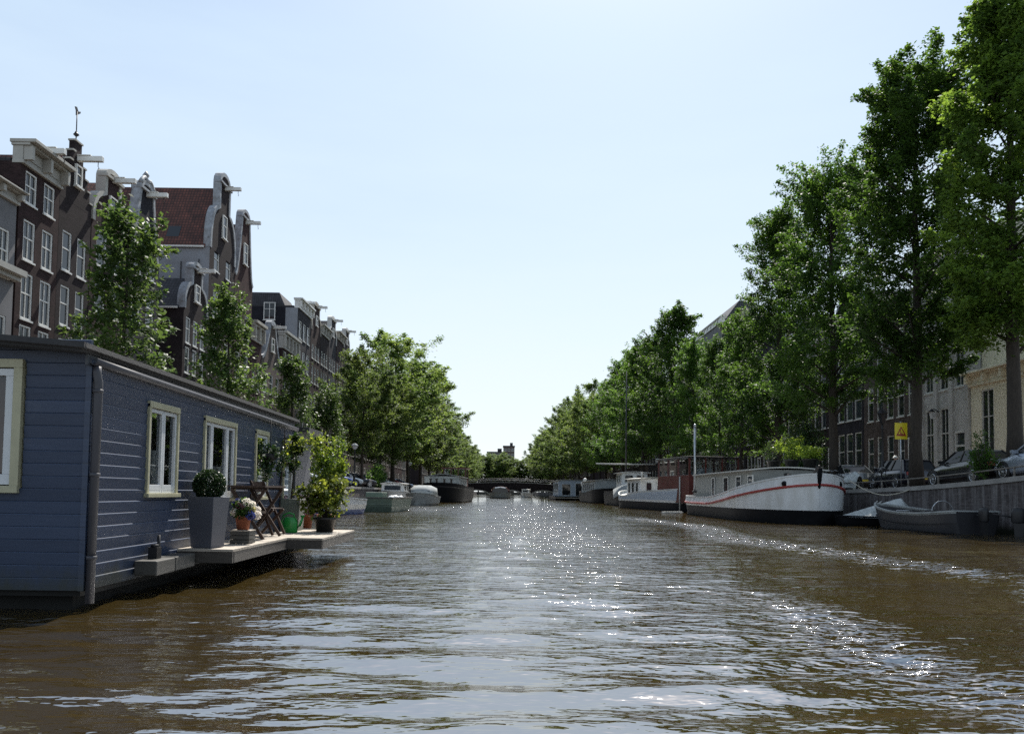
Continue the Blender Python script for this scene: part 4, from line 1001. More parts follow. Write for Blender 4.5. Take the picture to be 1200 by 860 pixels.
M['planter'] = mat('grey_planter', (0.075,0.08,0.10), 0.6, var=0.12, scale=5)
M['curtain'] = mat('curtain', (0.45,0.45,0.46), 0.9, var=0.25, scale=3, stretch=(1,8,0.3))
M['redcurtain'] = mat('red_brown_curtain', (0.13,0.05,0.045), 0.9, var=0.3, scale=3)
M['sashwhite'] = mat('window_white', (0.62,0.64,0.66), 0.4, var=0.06)
def clearglass():
    mm, nt, b = _new('clear_glass'); L = nt.links.new
    g = N(nt, 'ShaderNodeBsdfGlossy'); g.inputs['Roughness'].default_value = 0.02; g.inputs['Color'].default_value = (0.9,0.95,1,1)
    tr = N(nt, 'ShaderNodeBsdfTransparent'); tr.inputs['Color'].default_value = (0.80,0.84,0.84,1)
    fr = N(nt, 'ShaderNodeFresnel'); fr.inputs['IOR'].default_value = 1.6
    ms = N(nt, 'ShaderNodeMixShader'); L(fr.outputs[0], ms.inputs['Fac']); L(tr.outputs[0], ms.inputs[1]); L(g.outputs[0], ms.inputs[2])
    L(ms.outputs[0], nt.nodes['Material Output'].inputs['Surface']); return mm
M['clear'] = clearglass()

HX, HY0, HY1 = -4.0, 7.72, 15.4          # canal-side wall and its two ends
HXB = -10.2
ZB, ZE = 0.20, 2.315                      # underside of boards, eaves
def houseboat():
    t = thing('houseboat', 'blue grey weatherboarded houseboat with cream trimmed windows filling the left foreground', 'houseboat', (HX, HY0, 0))
    o = Vector((-HX, -HY0, 0))
    def bl(b, name, m, parent=None, bevel=0):
        b.v = [(x-HX, y-HY0, z) for x, y, z in b.v]; return b.build(name, m, parent or t, bevel=bevel)
    # lapped boards: each board leans out to its top edge, which is a small ledge
    bh = 0.1225
    def boards(z0, z1, spans, place):
        b = MB(); z = z0; rr = random.Random(4)
        while z < z1-0.02:
            h = min(bh, z1-z); out = 0.012+rr.uniform(-.002, .003)
            for (u0, u1, cuts) in spans:
                seg = [(u0, u1)]
                for (c0, c1, cz0, cz1) in cuts:
                    if cz0 < z+h*0.5 < cz1:
                        ns = []
                        for (a, c) in seg:
                            if c1 <= a or c0 >= c: ns.append((a, c))
                            else:
                                if a < c0: ns.append((a, c0))
                                if c1 < c: ns.append((c1, c))
                        seg = ns
                for (a, c) in seg:
                    pr = [(0.0, z), (out, z+h-0.014), (out+0.0005, z+h-0.010), (out-0.003, z+h-0.005), (-0.004, z+h-0.0005), (-0.03, z+h-0.0005), (-0.03, z)]
                    v = [place(a, p[0], p[1]) for p in pr]+[place(c, p[0], p[1]) for p in pr]; n = len(pr)
                    b.add(v, [(i,(i+1)%n,n+(i+1)%n,n+i) for i in range(n)]+[tuple(range(n)), tuple(range(n, 2*n))])
            z += bh
        return b
    # windows as (y0,y1,z0,z1) on the side, measured from the photograph
    def wy(px, py): return pt(px, py, X=HX).y
    def wz(px, py): return pt(px, py, X=HX).z
    W1 = (wy(171,520), wy(207,520), wz(172,578), wz(172,472))
    W2 = (wy(237,530), wy(275,530), wz(238,584), wz(238,489))
    W3 = (wy(298,530), wy(313,530), wz(300,582), wz(300,505))
    W4 = (wy(331,540), wy(352,540), 0.47, wz(335,517))
    cuts = [(a[0]-0.005, a[1]+0.005, a[2]-0.01, a[3]+0.01) for a in (W1, W2, W3, W4)]
    side = boards(ZB, ZE+0.16, [(HY0+0.02, HY1, cuts)], lambda u, n, z: (HX+n, u, z))
    EW = (-5.9, -4.64, 1.13, 2.43)
    end = boards(ZB, ZE+0.32, [(HXB, HX+0.0, [(EW[0]-0.02, EW[1]+0.02, EW[2]-0.01, EW[3]+0.01)])], lambda u, n, z: (u, HY0-n, z))
    bl(side, 'side_wall', M['siding']); bl(end, 'end_wall', M['siding'])
    b = MB(); b.box(HX-0.035, HX+0.022, HY0-0.022, HY0+0.02, ZB, ZE+0.12); bl(b, 'corner_post', M['siding'])
    # inner shell so that the rooms are dark rooms
    b = MB(); b.box(HXB+0.1, HX-1.6, HY0+2.6, HY1, ZB, ZE); b.box(HXB+0.1, HX-0.05, HY0+0.05, HY1, ZB+0.05, ZB+0.1)
    b.box(HXB, HXB+0.1, HY0, HY1, ZB, ZE); b.box(HXB, HX-0.035, HY1-0.05, HY1, ZB, ZE+0.1)
    bl(b, 'inner_wall', M['timber'])
    b = MB(); b.box(HXB+0.3, HX-0.22, HY0+0.25, HY1+1.3, -0.9, ZB-0.002); bl(b, 'hull', M['hull'])
    b = MB(); b.box(HXB+0.1, HX-0.05, HY0+0.06, HY1+1.2, ZB-0.06, ZB); bl(b, 'floor_beam', M['hull'])
    # roof: shallow slope up to the left, felt edge, fascia and gutter
    def rz(x): return ZE+0.155+0.075*(HX+0.2-x)
    b = MB(); e = 0.035
    ring = lambda y: [(HX+e, y, rz(HX+e)), (HX+e, y, rz(HX+e)+0.05), (HXB-0.3, y, rz(HXB)+0.07), (HXB-0.3, y, rz(HXB))]
    b.loft([ring(HY0-0.24), ring(HY0+2.5), ring(HY1-2), ring(HY1+0.12)], smooth=False); roof = bl(b, 'roof', M['felt'])
    b = MB(); b.loft([[(HX+e+0.004,y,rz(HX+e)+0.02),(HX+e+0.045,y,rz(HX+e)+0.03),(HX+e+0.04,y,rz(HX+e)+0.08),(HX+e-0.06,y,rz(HX+e)+0.07)] for y in (HY0-0.25, HY1+0.13)], smooth=False)
    b.loft([[(x,HY0-0.245,rz(x)+0.02),(x,HY0-0.285,rz(x)+0.03),(x,HY0-0.28,rz(x)+0.085),(x,HY0-0.18,rz(x)+0.075)] for x in (HX+e+0.04, HXB)], smooth=False)
    bl(b, 'roof_edge', M['felt'], roof); 
    b = MB(); b.box(HX-0.005, HX+0.018, HY0-0.1, HY1, ZE+0.06, ZE+0.165); bl(b, 'fascia', M['fascia'])
    b = MB(); gx = HX+0.05; gy = [HY0-0.05+i*(HY1-HY0+0.1)/8 for i in range(9)]
    arc = [(-0.04,0.03)]+[(0.038*math.cos(PI+PI*i/8), 0.038*math.sin(PI+PI*i/8)) for i in range(9)]+[(0.04,0.03),(0.032,0.03)]+[(0.030*math.cos(-PI*i/8), 0.030*math.sin(-PI*i/8)) for i in range(9)]+[(-0.032,0.03)]
    b.loft([[(gx+a, y, ZE+0.10-0.006*k+c) for a, c in arc] for k, y in enumerate(gy)]); gut = bl(b, 'gutter', M['pipe'])
    b = MB(); px_ = HX+0.07; b.tube([(gx,HY0+0.02,ZE+0.06),(gx,HY0+0.02,ZE-0.01),(px_,HY0+0.02,ZE-0.10),(px_,HY0+0.02,ZE-0.2),(px_-0.006,HY0+0.02,0.08)], 0.042, 12)
    for zz in (ZE-0.2, 1.3, 0.5): b.lathe([(0.05,0),(0.05,0.035)], 12, (px_-0.003,HY0+0.02,zz))
    bl(b, 'downpipe', M['pipe'])
    # windows
    def window(y0, y1, z0, z1, n, name='window', curt=0.6, transom=None, splits=None):
        f = MB(); t1 = 0.048
        f.box(HX-0.08, HX+0.035, y0-0.0, y0+t1, z0, z1); f.box(HX-0.08, HX+0.035, y1-t1, y1, z0, z1)
        f.box(HX-0.08, HX+0.04, y0, y1, z1-t1*0.9+0.001, z1+0.03); f.box(HX-0.08, HX+0.065, y0-0.03, y1+0.03, z0-0.045, z0+0.001)
        fo = bl(f, name, M['creamtrim'], bevel=0.004)
        sp = splits or [y0+t1+(y1-y0-2*t1)*i/n for i in range(n+1)]
        for i in range(n):
            a, c = sp[i]+0.004, sp[i+1]-0.004; s = MB(); t2 = 0.045
            s.box(HX-0.05,HX+0.015,a,a+t2,z0+0.004,z1-t1); s.box(HX-0.05,HX+0.015,c-t2,c,z0+0.004,z1-t1)
            s.box(HX-0.05,HX+0.014,a+t2,c-t2,z1-t1-t2,z1-t1); s.box(HX-0.05,HX+0.014,a+t2,c-t2,z0+0.004,z0+0.10)
            bl(s, 'sash', M['sashwhite'], fo, bevel=0.003)
            g = MB(); g.add([(HX-0.015,a+t2,z0+0.10),(HX-0.015,c-t2,z0+0.10),(HX-0.015,c-t2,z1-t1-t2),(HX-0.015,a+t2,z1-t1-t2)], [(0,1,2,3)]); bl(g, 'pane', M['clear'], fo)
        if curt:
            k = MB(); m_ = 24; yy = [y0+t1+(y1-y0-2*t1)*i/m_ for i in range(m_+1)]
            k.add([(HX-0.14+0.012*math.sin(i*1.9), y, z) for z in (z0+0.05, z0+(z1-z0)*curt) for i, y in enumerate(yy)], [(i,i+1,m_+2+i,m_+1+i) for i in range(m_)], smooth=True)
            bl(k, 'curtain', M['curtain'], fo)
        return fo
    window(*W1, 2, curt=0.5); 
    a, c = W2[0], W2[1]; window(*W2, 3, splits=[a+0.06, a+(c-a)*0.24, a+(c-a)*0.72, c-0.06], curt=0.42)
    window(*W3, 1, name='window', curt=0.45); window(*W4, 2, name='glass_door', curt=0)
    # end window: cream frame, white casement, red brown curtain
    f = MB(); x0, x1, z0, z1 = EW
    f.box(x0, x1, HY0-0.045, HY0+0.06, z1-0.085, z1); f.box(x0, x1, HY0-0.055, HY0+0.06, z0, z0+0.07); f.box(x1-0.085, x1, HY0-0.044, HY0+0.06, z0+0.07, z1-0.085); f.box(x0, x0+0.115, HY0-0.044, HY0+0.06, z0+0.07, z1-0.085)
    fo = bl(f, 'window', M['creamtrim'], bevel=0.004)
    s = MB(); a, c, d, e_ = x0+0.125, x1-0.09, z0+0.08, z1-0.095; s.box(a,c,HY0-0.03,HY0+0.03,e_-0.07,e_); s.box(a,c,HY0-0.03,HY0+0.03,d,d+0.1); s.box(c-0.075,c,HY0-0.029,HY0+0.03,d+0.1,e_-0.07); s.box(a,a+0.075,HY0-0.029,HY0+0.03,d+0.1,e_-0.07)
    bl(s, 'sash', M['sashwhite'], fo, bevel=0.004)
    g = MB(); g.add([(a+0.075,HY0,d+0.1),(c-0.075,HY0,d+0.1),(c-0.075,HY0,e_-0.07),(a+0.075,HY0,e_-0.07)], [(0,1,2,3)]); bl(g, 'pane', M['clear'], fo)
    k = MB(); m_ = 20; xx = [a+(c-a)*i/m_ for i in range(m_+1)]
    k.add([(x, HY0+0.12+0.015*math.sin(i*1.7), z) for z in (d, e_) for i, x in enumerate(xx)], [(i,i+1,m_+2+i,m_+1+i) for i in range(m_)], smooth=True); bl(k, 'curtain', M['redcurtain'], fo)
    # low timber ledge with a mooring fitting
    b = MB(); b.box(HX+0.02, HX+0.27, 8.75, 9.25, 0.24, 0.40); b.box(HX+0.02, HX+0.27, 9.27, 9.85, 0.245, 0.405); bl(b, 'timber_ledge', M['timber'], bevel=0.012)
    b = MB(); b.box(HX+0.06, HX+0.16, 9.0, 9.12, 0.402, 0.53); b.tube([(HX+0.11,9.16,0.40),(HX+0.11,9.16,0.66)], 0.018, 8); b.tube([(HX+0.11,9.06,0.53),(HX+0.11,9.06,0.56)], 0.045, 10); bl(b, 'valve_box', M['iron'])
    # far porch with a flat roof
    b = MB(); b.box(HX-3, HX+0.05, HY1+0.02, HY1+1.2, ZB, 2.32); pw = bl(b, 'porch_wall', M['planter'])
    b = MB(); b.loft([[(HX-3.2, y, 2.32), (HX+0.26, y, 2.325), (HX+0.26, y, 2.42), (HX-3.2, y, 2.52)] for y in (HY1+0.16, HY1+1.4)], smooth=False); bl(b, 'porch_roof', M['felt'])
    # decks
    DZ = 0.45
    def deck(x1, y0, y1, nm):
        b = MB(); y = y0; rr = random.Random(int(y0*10))
        while y < y1-0.01:
            c = min(y+0.118, y1); dz = rr.uniform(-.002, .003)
            b.box(HX+0.015, x1, y, c-0.006, DZ-0.03, DZ+dz); y = c
        return bl(b, nm, M['deckwood'])
    d1 = deck(-3.29, 9.92, 12.45, 'deck'); d2 = deck(-2.74, 12.452, 15.2, 'deck')
    b = MB(); b.box(HX+0.02,-3.30,9.93,9.99,DZ-0.17,DZ-0.032); b.box(-3.36,-3.295,9.99,12.45,DZ-0.17,DZ-0.032); b.box(HX+0.02,-2.75,12.46,12.52,DZ-0.17,DZ-0.032); b.box(-2.81,-2.745,12.52,15.19,DZ-0.17,DZ-0.032)
    for y in (10.6, 11.4, 12.0, 13.3, 14.2, 15.0): b.box(HX+0.02,-3.37 if y < 12.4 else -2.83,y,y+0.06,DZ-0.16,DZ-0.033)
    bl(b, 'deck_edge', M['deckedge'])
    return DZ
DZ = houseboat()

# ------------------------------------------------------------------ things on the deck
def planter(x, y, label, w=0.31, h=0.64, group=None):
    t = thing('planter', label, 'planter', (x, y, DZ+0.004), 0, group)
    b = MB(); q = w/2
    def sq(s, z): return [(-s,-s,z),(s,-s,z),(s,s,z),(-s,s,z)]
    b.loft([sq(q*0.78,0), sq(q,h), sq(q-0.022,h), sq(q-0.03,h-0.06)], smooth=False)
    b.build('pot', M['planter'], t, bevel=0.006)
    return t, q, h
t, q, h = planter(-3.71, 10.2, 'tall tapered grey planter with a clipped round box bush at the near deck corner', 0.37)
t.rotation_euler.z = R(-13)
b = MB(); b.box(-q+0.035,q-0.035,-q+0.035,q-0.035,h-0.075,h-0.062); b.build('soil', M['soil'], t)
b = MB(); b.tube([(0,0,h-0.07),(0,0,h+0.1)], 0.02, 6); b.build('stem', M['bark'], t)
bush('box_ball', t, (0.0,0,h+0.15), 0.205, 5200, 0.032, M['boxwood'], 5, shell=0.6)
def roundpot(name, label, cat, x, y, z, r, h, m, soil=True):
    t = thing(name, label, cat, (x, y, z))
    b = MB(); b.lathe([(0.001,0.0),(r*0.72,0.0),(r*0.95,h*0.84),(r*1.04,h*0.84),(r*1.04,h),(r*0.93,h),(r*0.9,h*0.88),(0.001,h*0.86)], 20, cap=False); b.build('pot', m, t)
    return t
# wooden crate with hydrangea pot on top
ct = thing('wooden_crate', 'small dark wooden crate under the hydrangea pot on the deck', 'crate', (-3.52, 11.0, DZ+0.004))
b = MB()
for i in range(3): b.box(-0.13,0.13,-0.14,-0.125,0.005+0.057*i,0.052+0.057*i); b.box(-0.13,0.13,0.125,0.14,0.005+0.057*i,0.052+0.057*i); b.box(0.115,0.13,-0.124,0.124,0.005+0.057*i,0.052+0.057*i); b.box(-0.13,-0.115,-0.124,0.124,0.005+0.057*i,0.052+0.057*i)
b.build('side', M['timber'], ct)
b = MB()
for i in range(3): b.box(-0.14+0.094*i,-0.052+0.094*i,-0.145,0.145,0.172,0.184)
b.build('lid', M['deckwood'], ct)
t = roundpot('hydrangea', 'white and blue hydrangea in a terracotta pot on a small crate', 'potted plant', -3.52, 11.0, DZ+0.192, 0.11, 0.19, M['terracotta'])
bush('foliage', t, (0,0,0.27), 0.16, 500, 0.07, M['elm'], 8)
rng = np.random.default_rng(3)
cols = {'white':(0.75,0.72,0.66),'pink':(0.55,0.30,0.33),'blue':(0.08,0.09,0.42),'yellow':(0.60,0.58,0.30),'dark':(0.03,0.03,0.10)}
for i, (dx, dy, dz, r, c) in enumerate([(0.06,-0.07,0.36,0.075,'white'),(0.11,-0.02,0.34,0.06,'white'),(0.02,-0.09,0.30,0.05,'pink'),(0.13,-0.05,0.27,0.055,'yellow'),(0.13,-0.09,0.20,0.065,'blue'),(0.20,-0.04,0.20,0.06,'white'),(-0.09,-0.10,0.24,0.055,'white'),(-0.07,-0.02,0.36,0.07,'dark'),(0.18,0.03,0.27,0.05,'white'),(-0.03,-0.08,0.33,0.05,'pink')]):
    if 'fl_'+c not in M: M['fl_'+c] = leafmat('petals_'+c, mul(cols[c],0.7), cols[c], 0.35)
    bush('flower_head', t, (dx,dy,dz), r, 240, 0.026, M['fl_'+c], 20+i, shell=0.7)
# folding table
t = thing('folding_table', 'reddish wooden folding table with crossed legs against the houseboat wall', 'table', (-3.68, 12.15, DZ+0.003))
b = MB()
for i in range(5): b.box(-0.28+0.113*i,-0.175+0.113*i,-0.55,0.55,0.775,0.80)
b.box(-0.27,0.27,-0.42,-0.38,0.745,0.774); b.box(-0.27,0.27,0.38,0.42,0.745,0.774); b.build('table_top', M['tablewood'], t)
for yy in (-0.45, 0.45):
    for sg in (-1, 1):
        b = MB(); b.bar((-0.24*sg,yy+0.02*sg,0.02),(0.24*sg,yy+0.02*sg,0.745), 0.03, 0.045); b.build('leg', M['tablewood'], t)
b = MB(); b.box(-0.02,0.02,-0.42,0.42,0.37,0.40); b.build('stretcher', M['tablewood'], t)
t = thing('folding_chair', 'slatted wooden folding chair beside the table on the deck', 'chair', (-3.75, 12.95, DZ+0.003), R(80))
b = MB()
for i in range(4): b.box(-0.2,0.2,-0.18+0.09*i,-0.105+0.09*i,0.43,0.448)
b.build('seat', M['tablewood'], t)
b = MB()
for i in range(3): b.box(-0.2,0.2,0.2,0.222,0.60+0.1*i,0.67+0.1*i)
b.build('backrest', M['tablewood'], t)
for sx in (-0.21, 0.21):
    b = MB(); b.bar((sx,-0.2,0.02),(sx,0.21,0.88),0.025,0.04); b.build('leg', M['tablewood'], t)
    b = MB(); b.bar((sx*0.88,0.2,0.02),(sx*0.88,-0.18,0.43),0.025,0.04); b.build('leg', M['tablewood'], t)
# watering can
M['greenplastic'] = mat('green_plastic', (0.015,0.22,0.035), 0.35, var=0.1)
wx, wy_ = -3.63, 13.9
t = thing('watering_can', 'bright green plastic watering can on the deck', 'watering can', (wx, wy_, DZ+0.003))
b = MB(); b.loft([[(0.13*s*math.cos(a)*1.0, 0.10*s*math.sin(a), z) for a in [2*PI*i/20 for i in range(20)]] for s, z in ((0.9,0),(1.0,0.02),(1.0,0.18),(0.86,0.24),(0.62,0.27))]); b.build('body', M['greenplastic'], t)
b = MB(); b.tube([(0.10,0,0.06),(0.17,0,0.13),(0.215,0,0.27)], [0.034,0.024,0.018], 10); b.lathe([(0.018,0),(0.045,0.03),(0.042,0.04)], 12, (0.215,0,0.265)); b.build('spout', M['greenplastic'], t)
b = MB(); b.tube([(-0.12,0,0.09),(-0.155,0,0.18),(-0.12,0,0.30),(-0.03,0,0.345),(0.06,0,0.32),(0.075,0,0.26)], 0.014, 8); b.build('handle', M['greenplastic'], t)
# more pots
t = thing('planter_box', 'square grey green planter behind the watering can', 'planter', (-3.86, 14.8, DZ+0.003))
b = MB(); q = 0.22
sq = lambda s, z: [(-s,-s,z),(s,-s,z),(s,s,z),(-s,s,z)]
b.loft([sq(q*0.85,0), sq(q,0.58), sq(q-0.03,0.58), sq(q-0.035,0.5)], smooth=False); b.build('pot', mat('grey_green_planter', (0.16,0.18,0.16), 0.6, var=0.15), t, bevel=0.006)
b = MB(); b.tube([(0,0,0.5),(0.03,0,1.0),(0.0,0.1,1.6)], [0.02,0.014,0.008], 6); b.build('stem', M['bark'], t)
bush('foliage', t, (0.02,0.05,1.42), 0.30, 700, 0.075, M['ivy'], 31, squash=(.8,.8,1.2), clumps=9)
t = roundpot('terracotta_pot', 'terracotta pot with purple leaved plant half hidden by the black pot', 'potted plant', *pt(358,619,Z=DZ).xy, DZ+0.003, 0.15, 0.27, M['terracotta'])
bush('foliage', t, (0,0,0.42), 0.24, 420, 0.07, M['purple'], 33)
bp = pt(379, 623.5, Z=DZ)
t = roundpot('potted_shrub', 'bushy yellow variegated shrub in a black pot at the outer edge of the deck', 'potted plant', bp.x, bp.y+0.1, DZ+0.003, 0.20, 0.26, M['potblack'])
b = MB(); rs = random.Random(5)
for i in range(12): a = rs.uniform(0,6.28); r = rs.uniform(.15,.42); b.tube([(0,0,0.22),(r*.4*math.cos(a),r*.4*math.sin(a),0.5),(r*math.cos(a),r*math.sin(a),rs.uniform(.6,1.05))], [0.014,0.009,0.004], 5)
b.build('stem', M['bark'], t)
bush('foliage', t, (0.0,0,0.64), 0.46, 2000, 0.085, M['varieg'], 35, squash=(1.05,1,.80), clumps=40)
t = thing('fern_shrub', 'bright green feathery shrub behind the black pot at the end of the deck', 'plant', (-3.22, 14.9, DZ+0.003))
b = MB(); b.lathe([(0.001,0),(0.14,0),(0.18,0.3),(0.16,0.3),(0.001,0.27)], 16, cap=False); b.build('pot', M['terracotta'], t)
b = MB(); b.tube([(0,0,0.25),(0,0,1.0)], 0.02, 6); b.build('stem', M['bark'], t)
bush('foliage', t, (0.1,0,1.22), 0.38, 3000, 0.055, M['lime'], 37, squash=(.9,.9,1.25), clumps=30)
t = thing('climbing_vine', 'yellow leaved vine arching from the porch wall over the deck', 'plant', (-3.95, 14.5, DZ+0.003))
b = MB(); arch = [(-0.05,0,0),(-0.03,0.0,0.9),(0.0,0.1,1.4),(0.25,0.2,1.62),(0.6,0.3,1.66),(0.95,0.35,1.55)]
b.tube(arch, [0.02,0.018,0.014,0.011,0.008,0.005], 6); b.tube([arch[2],(0.1,-0.3,1.7),(0.15,-0.5,1.85)], [0.012,0.008,0.004], 5); b.build('stem', M['bark'], t)
rng = np.random.default_rng(9); n = 420
k = rng.uniform(1.6, 4.4, n); ap = np.array(arch); i0 = k.astype(int); P = ap[i0]*(1-(k-i0))[:,None]+ap[np.minimum(i0+1,5)]*(k-i0)[:,None]+rng.normal(size=(n,3))*np.array([.10,.10,.09])
leaf_cloud('foliage', P, 0.3, 0.075, rng, M['varieg'], rng.uniform(0,.8,n), t)
t = thing('hanging_basket', 'dark trailing plant hanging under the houseboat eaves', 'plant', (-3.85, 13.35, 1.75))
b = MB(); b.lathe([(0.001,-0.1),(0.1,-0.05),(0.14,0.05),(0.13,0.05),(0.001,0)], 14, cap=False); b.tube([(0,0,0.0),(0,0,0.62)], 0.006, 4); b.build('basket', M['iron'], t)
bush('foliage', t, (0,0,-0.02), 0.27, 900, 0.06, M['ivy'], 41, squash=(.9,.9,1.3), clumps=12)
# ------------------------------------------------------------------ boats; local y runs to the bow, x to starboard, z from the water
def bfun(B, ts=0.25, tb=0.35, ps=0.5, pb=0.6, minS=0.0):
    def f(t):
        k = 1.0
        if t < ts: s = 1-t/ts; k *= minS+(1-minS)*max(0, 1-s**2.2)**ps
        if t > 1-tb: s = (t-(1-tb))/tb; k *= max(0, 1-s**2.1)**pb
        return B/2*k
    return f
def hull(t, L, bf, rows, mats, rake=0.0, srake=0.0, n=40, name='hull', rim=0.06, deck=None, deckm=None, inner=None):
    """rows bottom to top: (z(t), width factor, material index of the strake below it)"""
    ts = [0.5-0.5*math.cos(PI*i/n) for i in range(n+1)]
    b = MB(); nr = len(rows)
    def P(tt, r, sg):
        z = r[0](tt); wf = r[1](tt) if callable(r[1]) else r[1]
        y = (tt-0.5)*L + rake*z*max(0,(tt-0.6)/0.4)**2 - srake*z*max(0,(0.4-tt)/0.4)**2
        return (sg*bf(tt)*wf, y, z)
    for sg in (-1, 1):
        base = [[P(tt, r, sg) for r in rows] for tt in ts]
        vs = [p for col in base for p in col]
        for j in range(nr-1):
            b.add([q for col in base for q in (col[j], col[j+1])], [(2*i,2*i+2,2*i+3,2*i+1) for i in range(n)], rows[j+1][2], True)
    # end plate at a flat stern and a rim rail along the sheer
    c0 = [P(0, r, -1) for r in rows]+[P(0, r, 1) for r in reversed(rows)]
    if bf(0) > 0.05: b.add(c0, [tuple(range(len(c0)))], rows[0][2])
    o = b.build(name, mats, t)
    rb = MB()
    for sg in (-1, 1):
        rb.loft([[(p[0]+sg*rim*0.5,p[1],p[2]-0.02),(p[0]+sg*rim*0.5,p[1],p[2]+rim*0.7),(p[0]-sg*rim,p[1],p[2]+rim*0.7),(p[0]-sg*rim,p[1],p[2]-0.02)] for p in [P(tt, rows[-1], sg) for tt in ts]], smooth=False)
    if bf(0) > 0.05: p, q = P(0, rows[-1], -1), P(0, rows[-1], 1); rb.bar((p[0],p[1],p[2]+0.01), (q[0],q[1],q[2]+0.01), rim, rim)
    rb.build('gunwale', inner or mats[rows[-1][2]], t)
    if deck is not None:
        d = MB(); dd = [(bf(tt)*0.96, (tt-0.5)*L+(rake*rows[-1][0](tt)*max(0,(tt-0.6)/0.4)**2)*0.8, rows[-1][0](tt)-deck) for tt in ts]
        d.add([(-a,y,z) for a,y,z in dd]+[(a,y,z) for a,y,z in dd], [(i,i+1,n+2+i,n+1+i) for i in range(n)]); d.build('deck', deckm, t)
    return o
def cabin(t, x0, x1, y0, y1, z0, z1, m, roofm, wins=(), over=0.12, crown=0.12, name='cabin', wm='glass', fr='white', tumble=0.04, endwins=()):
    b = MB(); q = tumble
    b.loft([[(x0,y0,z0),(x1,y0,z0),(x1,y1,z0),(x0,y1,z0)], [(x0+q,y0+q,z1),(x1-q,y0+q,z1),(x1-q,y1-q,z1),(x0+q,y1-q,z1)]], smooth=False)
    c = b.build(name, m, t, bevel=0.015)
    r = MB(); k = 8
    prof = [(x0-over+(x1-x0+2*over)*i/k, z1+crown*math.sin(PI*i/k)) for i in range(k+1)]
    poly = prof+[(x, z-0.06) for x, z in reversed(prof)]
    r.prism_y([(x, z+0.004) for x, z in poly], y0-over, y1+over); r.build('cabin_roof', roofm, t)
    for (side, yc, w, h, zb) in wins:
        f = MB(); xs = x0 if side < 0 else x1; s = side
        e = 0.05
        f.box(min(xs-0.01*s,xs+0.035*s),max(xs-0.01*s,xs+0.035*s),yc-w/2-e,yc-w/2,zb-e,zb+h+e); f.box(min(xs-0.01*s,xs+0.035*s),max(xs-0.01*s,xs+0.035*s),yc+w/2,yc+w/2+e,zb-e,zb+h+e)
        f.box(min(xs-0.01*s,xs+0.034*s),max(xs-0.01*s,xs+0.034*s),yc-w/2,yc+w/2,zb+h,zb+h+e); f.box(min(xs-0.01*s,xs+0.034*s),max(xs-0.01*s,xs+0.034*s),yc-w/2,yc+w/2,zb-e,zb)
        fo = f.build('window', M[fr], t)
        g = MB(); xg = xs+0.008*s; g.add([(xg,yc-w/2,zb),(xg,yc+w/2,zb),(xg,yc+w/2,zb+h),(xg,yc-w/2,zb+h)], [(0,1,2,3)]); g.build('pane', M[wm], fo)
    for (end, xc, w, h, zb) in endwins:
        f = MB(); ys = y0 if end < 0 else y1; s = end; e = 0.05
        lo, hi = min(ys-0.01*s,ys+0.035*s), max(ys-0.01*s,ys+0.035*s)
        f.box(xc-w/2-e,xc-w/2,lo,hi,zb-e,zb+h+e); f.box(xc+w/2,xc+w/2+e,lo,hi,zb-e,zb+h+e); f.box(xc-w/2,xc+w/2,lo,hi,zb+h,zb+h+e); f.box(xc-w/2,xc+w/2,lo,hi,zb-e,zb)
        fo = f.build('window', M[fr], t)
        g = MB(); yg = ys+0.008*s; g.add([(xc-w/2,yg,zb),(xc+w/2,yg,zb),(xc+w/2,yg,zb+h),(xc-w/2,yg,zb+h)], [(0,1,2,3)]); g.build('pane', M[wm], fo)
    return c
M['boatwhite'] = mat('boat_white', (0.72,0.74,0.76), 0.35, var=0.10, scale=2.2, dirt=(0.60,0.60,0.58), coat=0.1, stretch=(1,1,0.35))
M['boatblack'] = mat('boat_black', (0.006,0.0065,0.008), 0.75, var=0.5, scale=2, spec=0.1)
M['boatred'] = mat('boat_red', (0.33,0.035,0.03), 0.4, var=0.25, scale=3)
M['maroon'] = mat('maroon_paint', (0.085,0.014,0.012), 0.4, var=0.3, scale=2)
M['cabingrey'] = mat('cabin_grey_green', (0.19,0.20,0.19), 0.55, var=0.15, scale=2)
M['roofpale'] = mat('pale_cabin_roof', (0.50,0.50,0.47), 0.7, var=0.2, scale=2)
M['deckpaint'] = mat('deck_paint', (0.22,0.23,0.24), 0.7, var=0.2)
M['paleblue'] = mat('pale_blue_grey', (0.36,0.42,0.50), 0.4, var=0.12, scale=2)
M['boatgreen'] = mat('faded_green_paint', (0.12,0.165,0.13), 0.5, var=0.25, scale=3)
M['canvas'] = mat('grey_canvas', (0.33,0.35,0.35), 0.9, var=0.3, scale=3, bump=0.5, bscale=5)
M['tarp'] = mat('silver_tarp', (0.45,0.48,0.48), 0.5, var=0.25, scale=5, bump=0.8, bscale=6)
M['boatgrey'] = mat('dark_grey_boat', (0.014,0.0145,0.018), 0.6, var=0.25, scale=3)
M['varnish'] = wood('varnished_wood', (0.16,0.075,0.035), 0.3, rough=0.3)
GR_BT = None
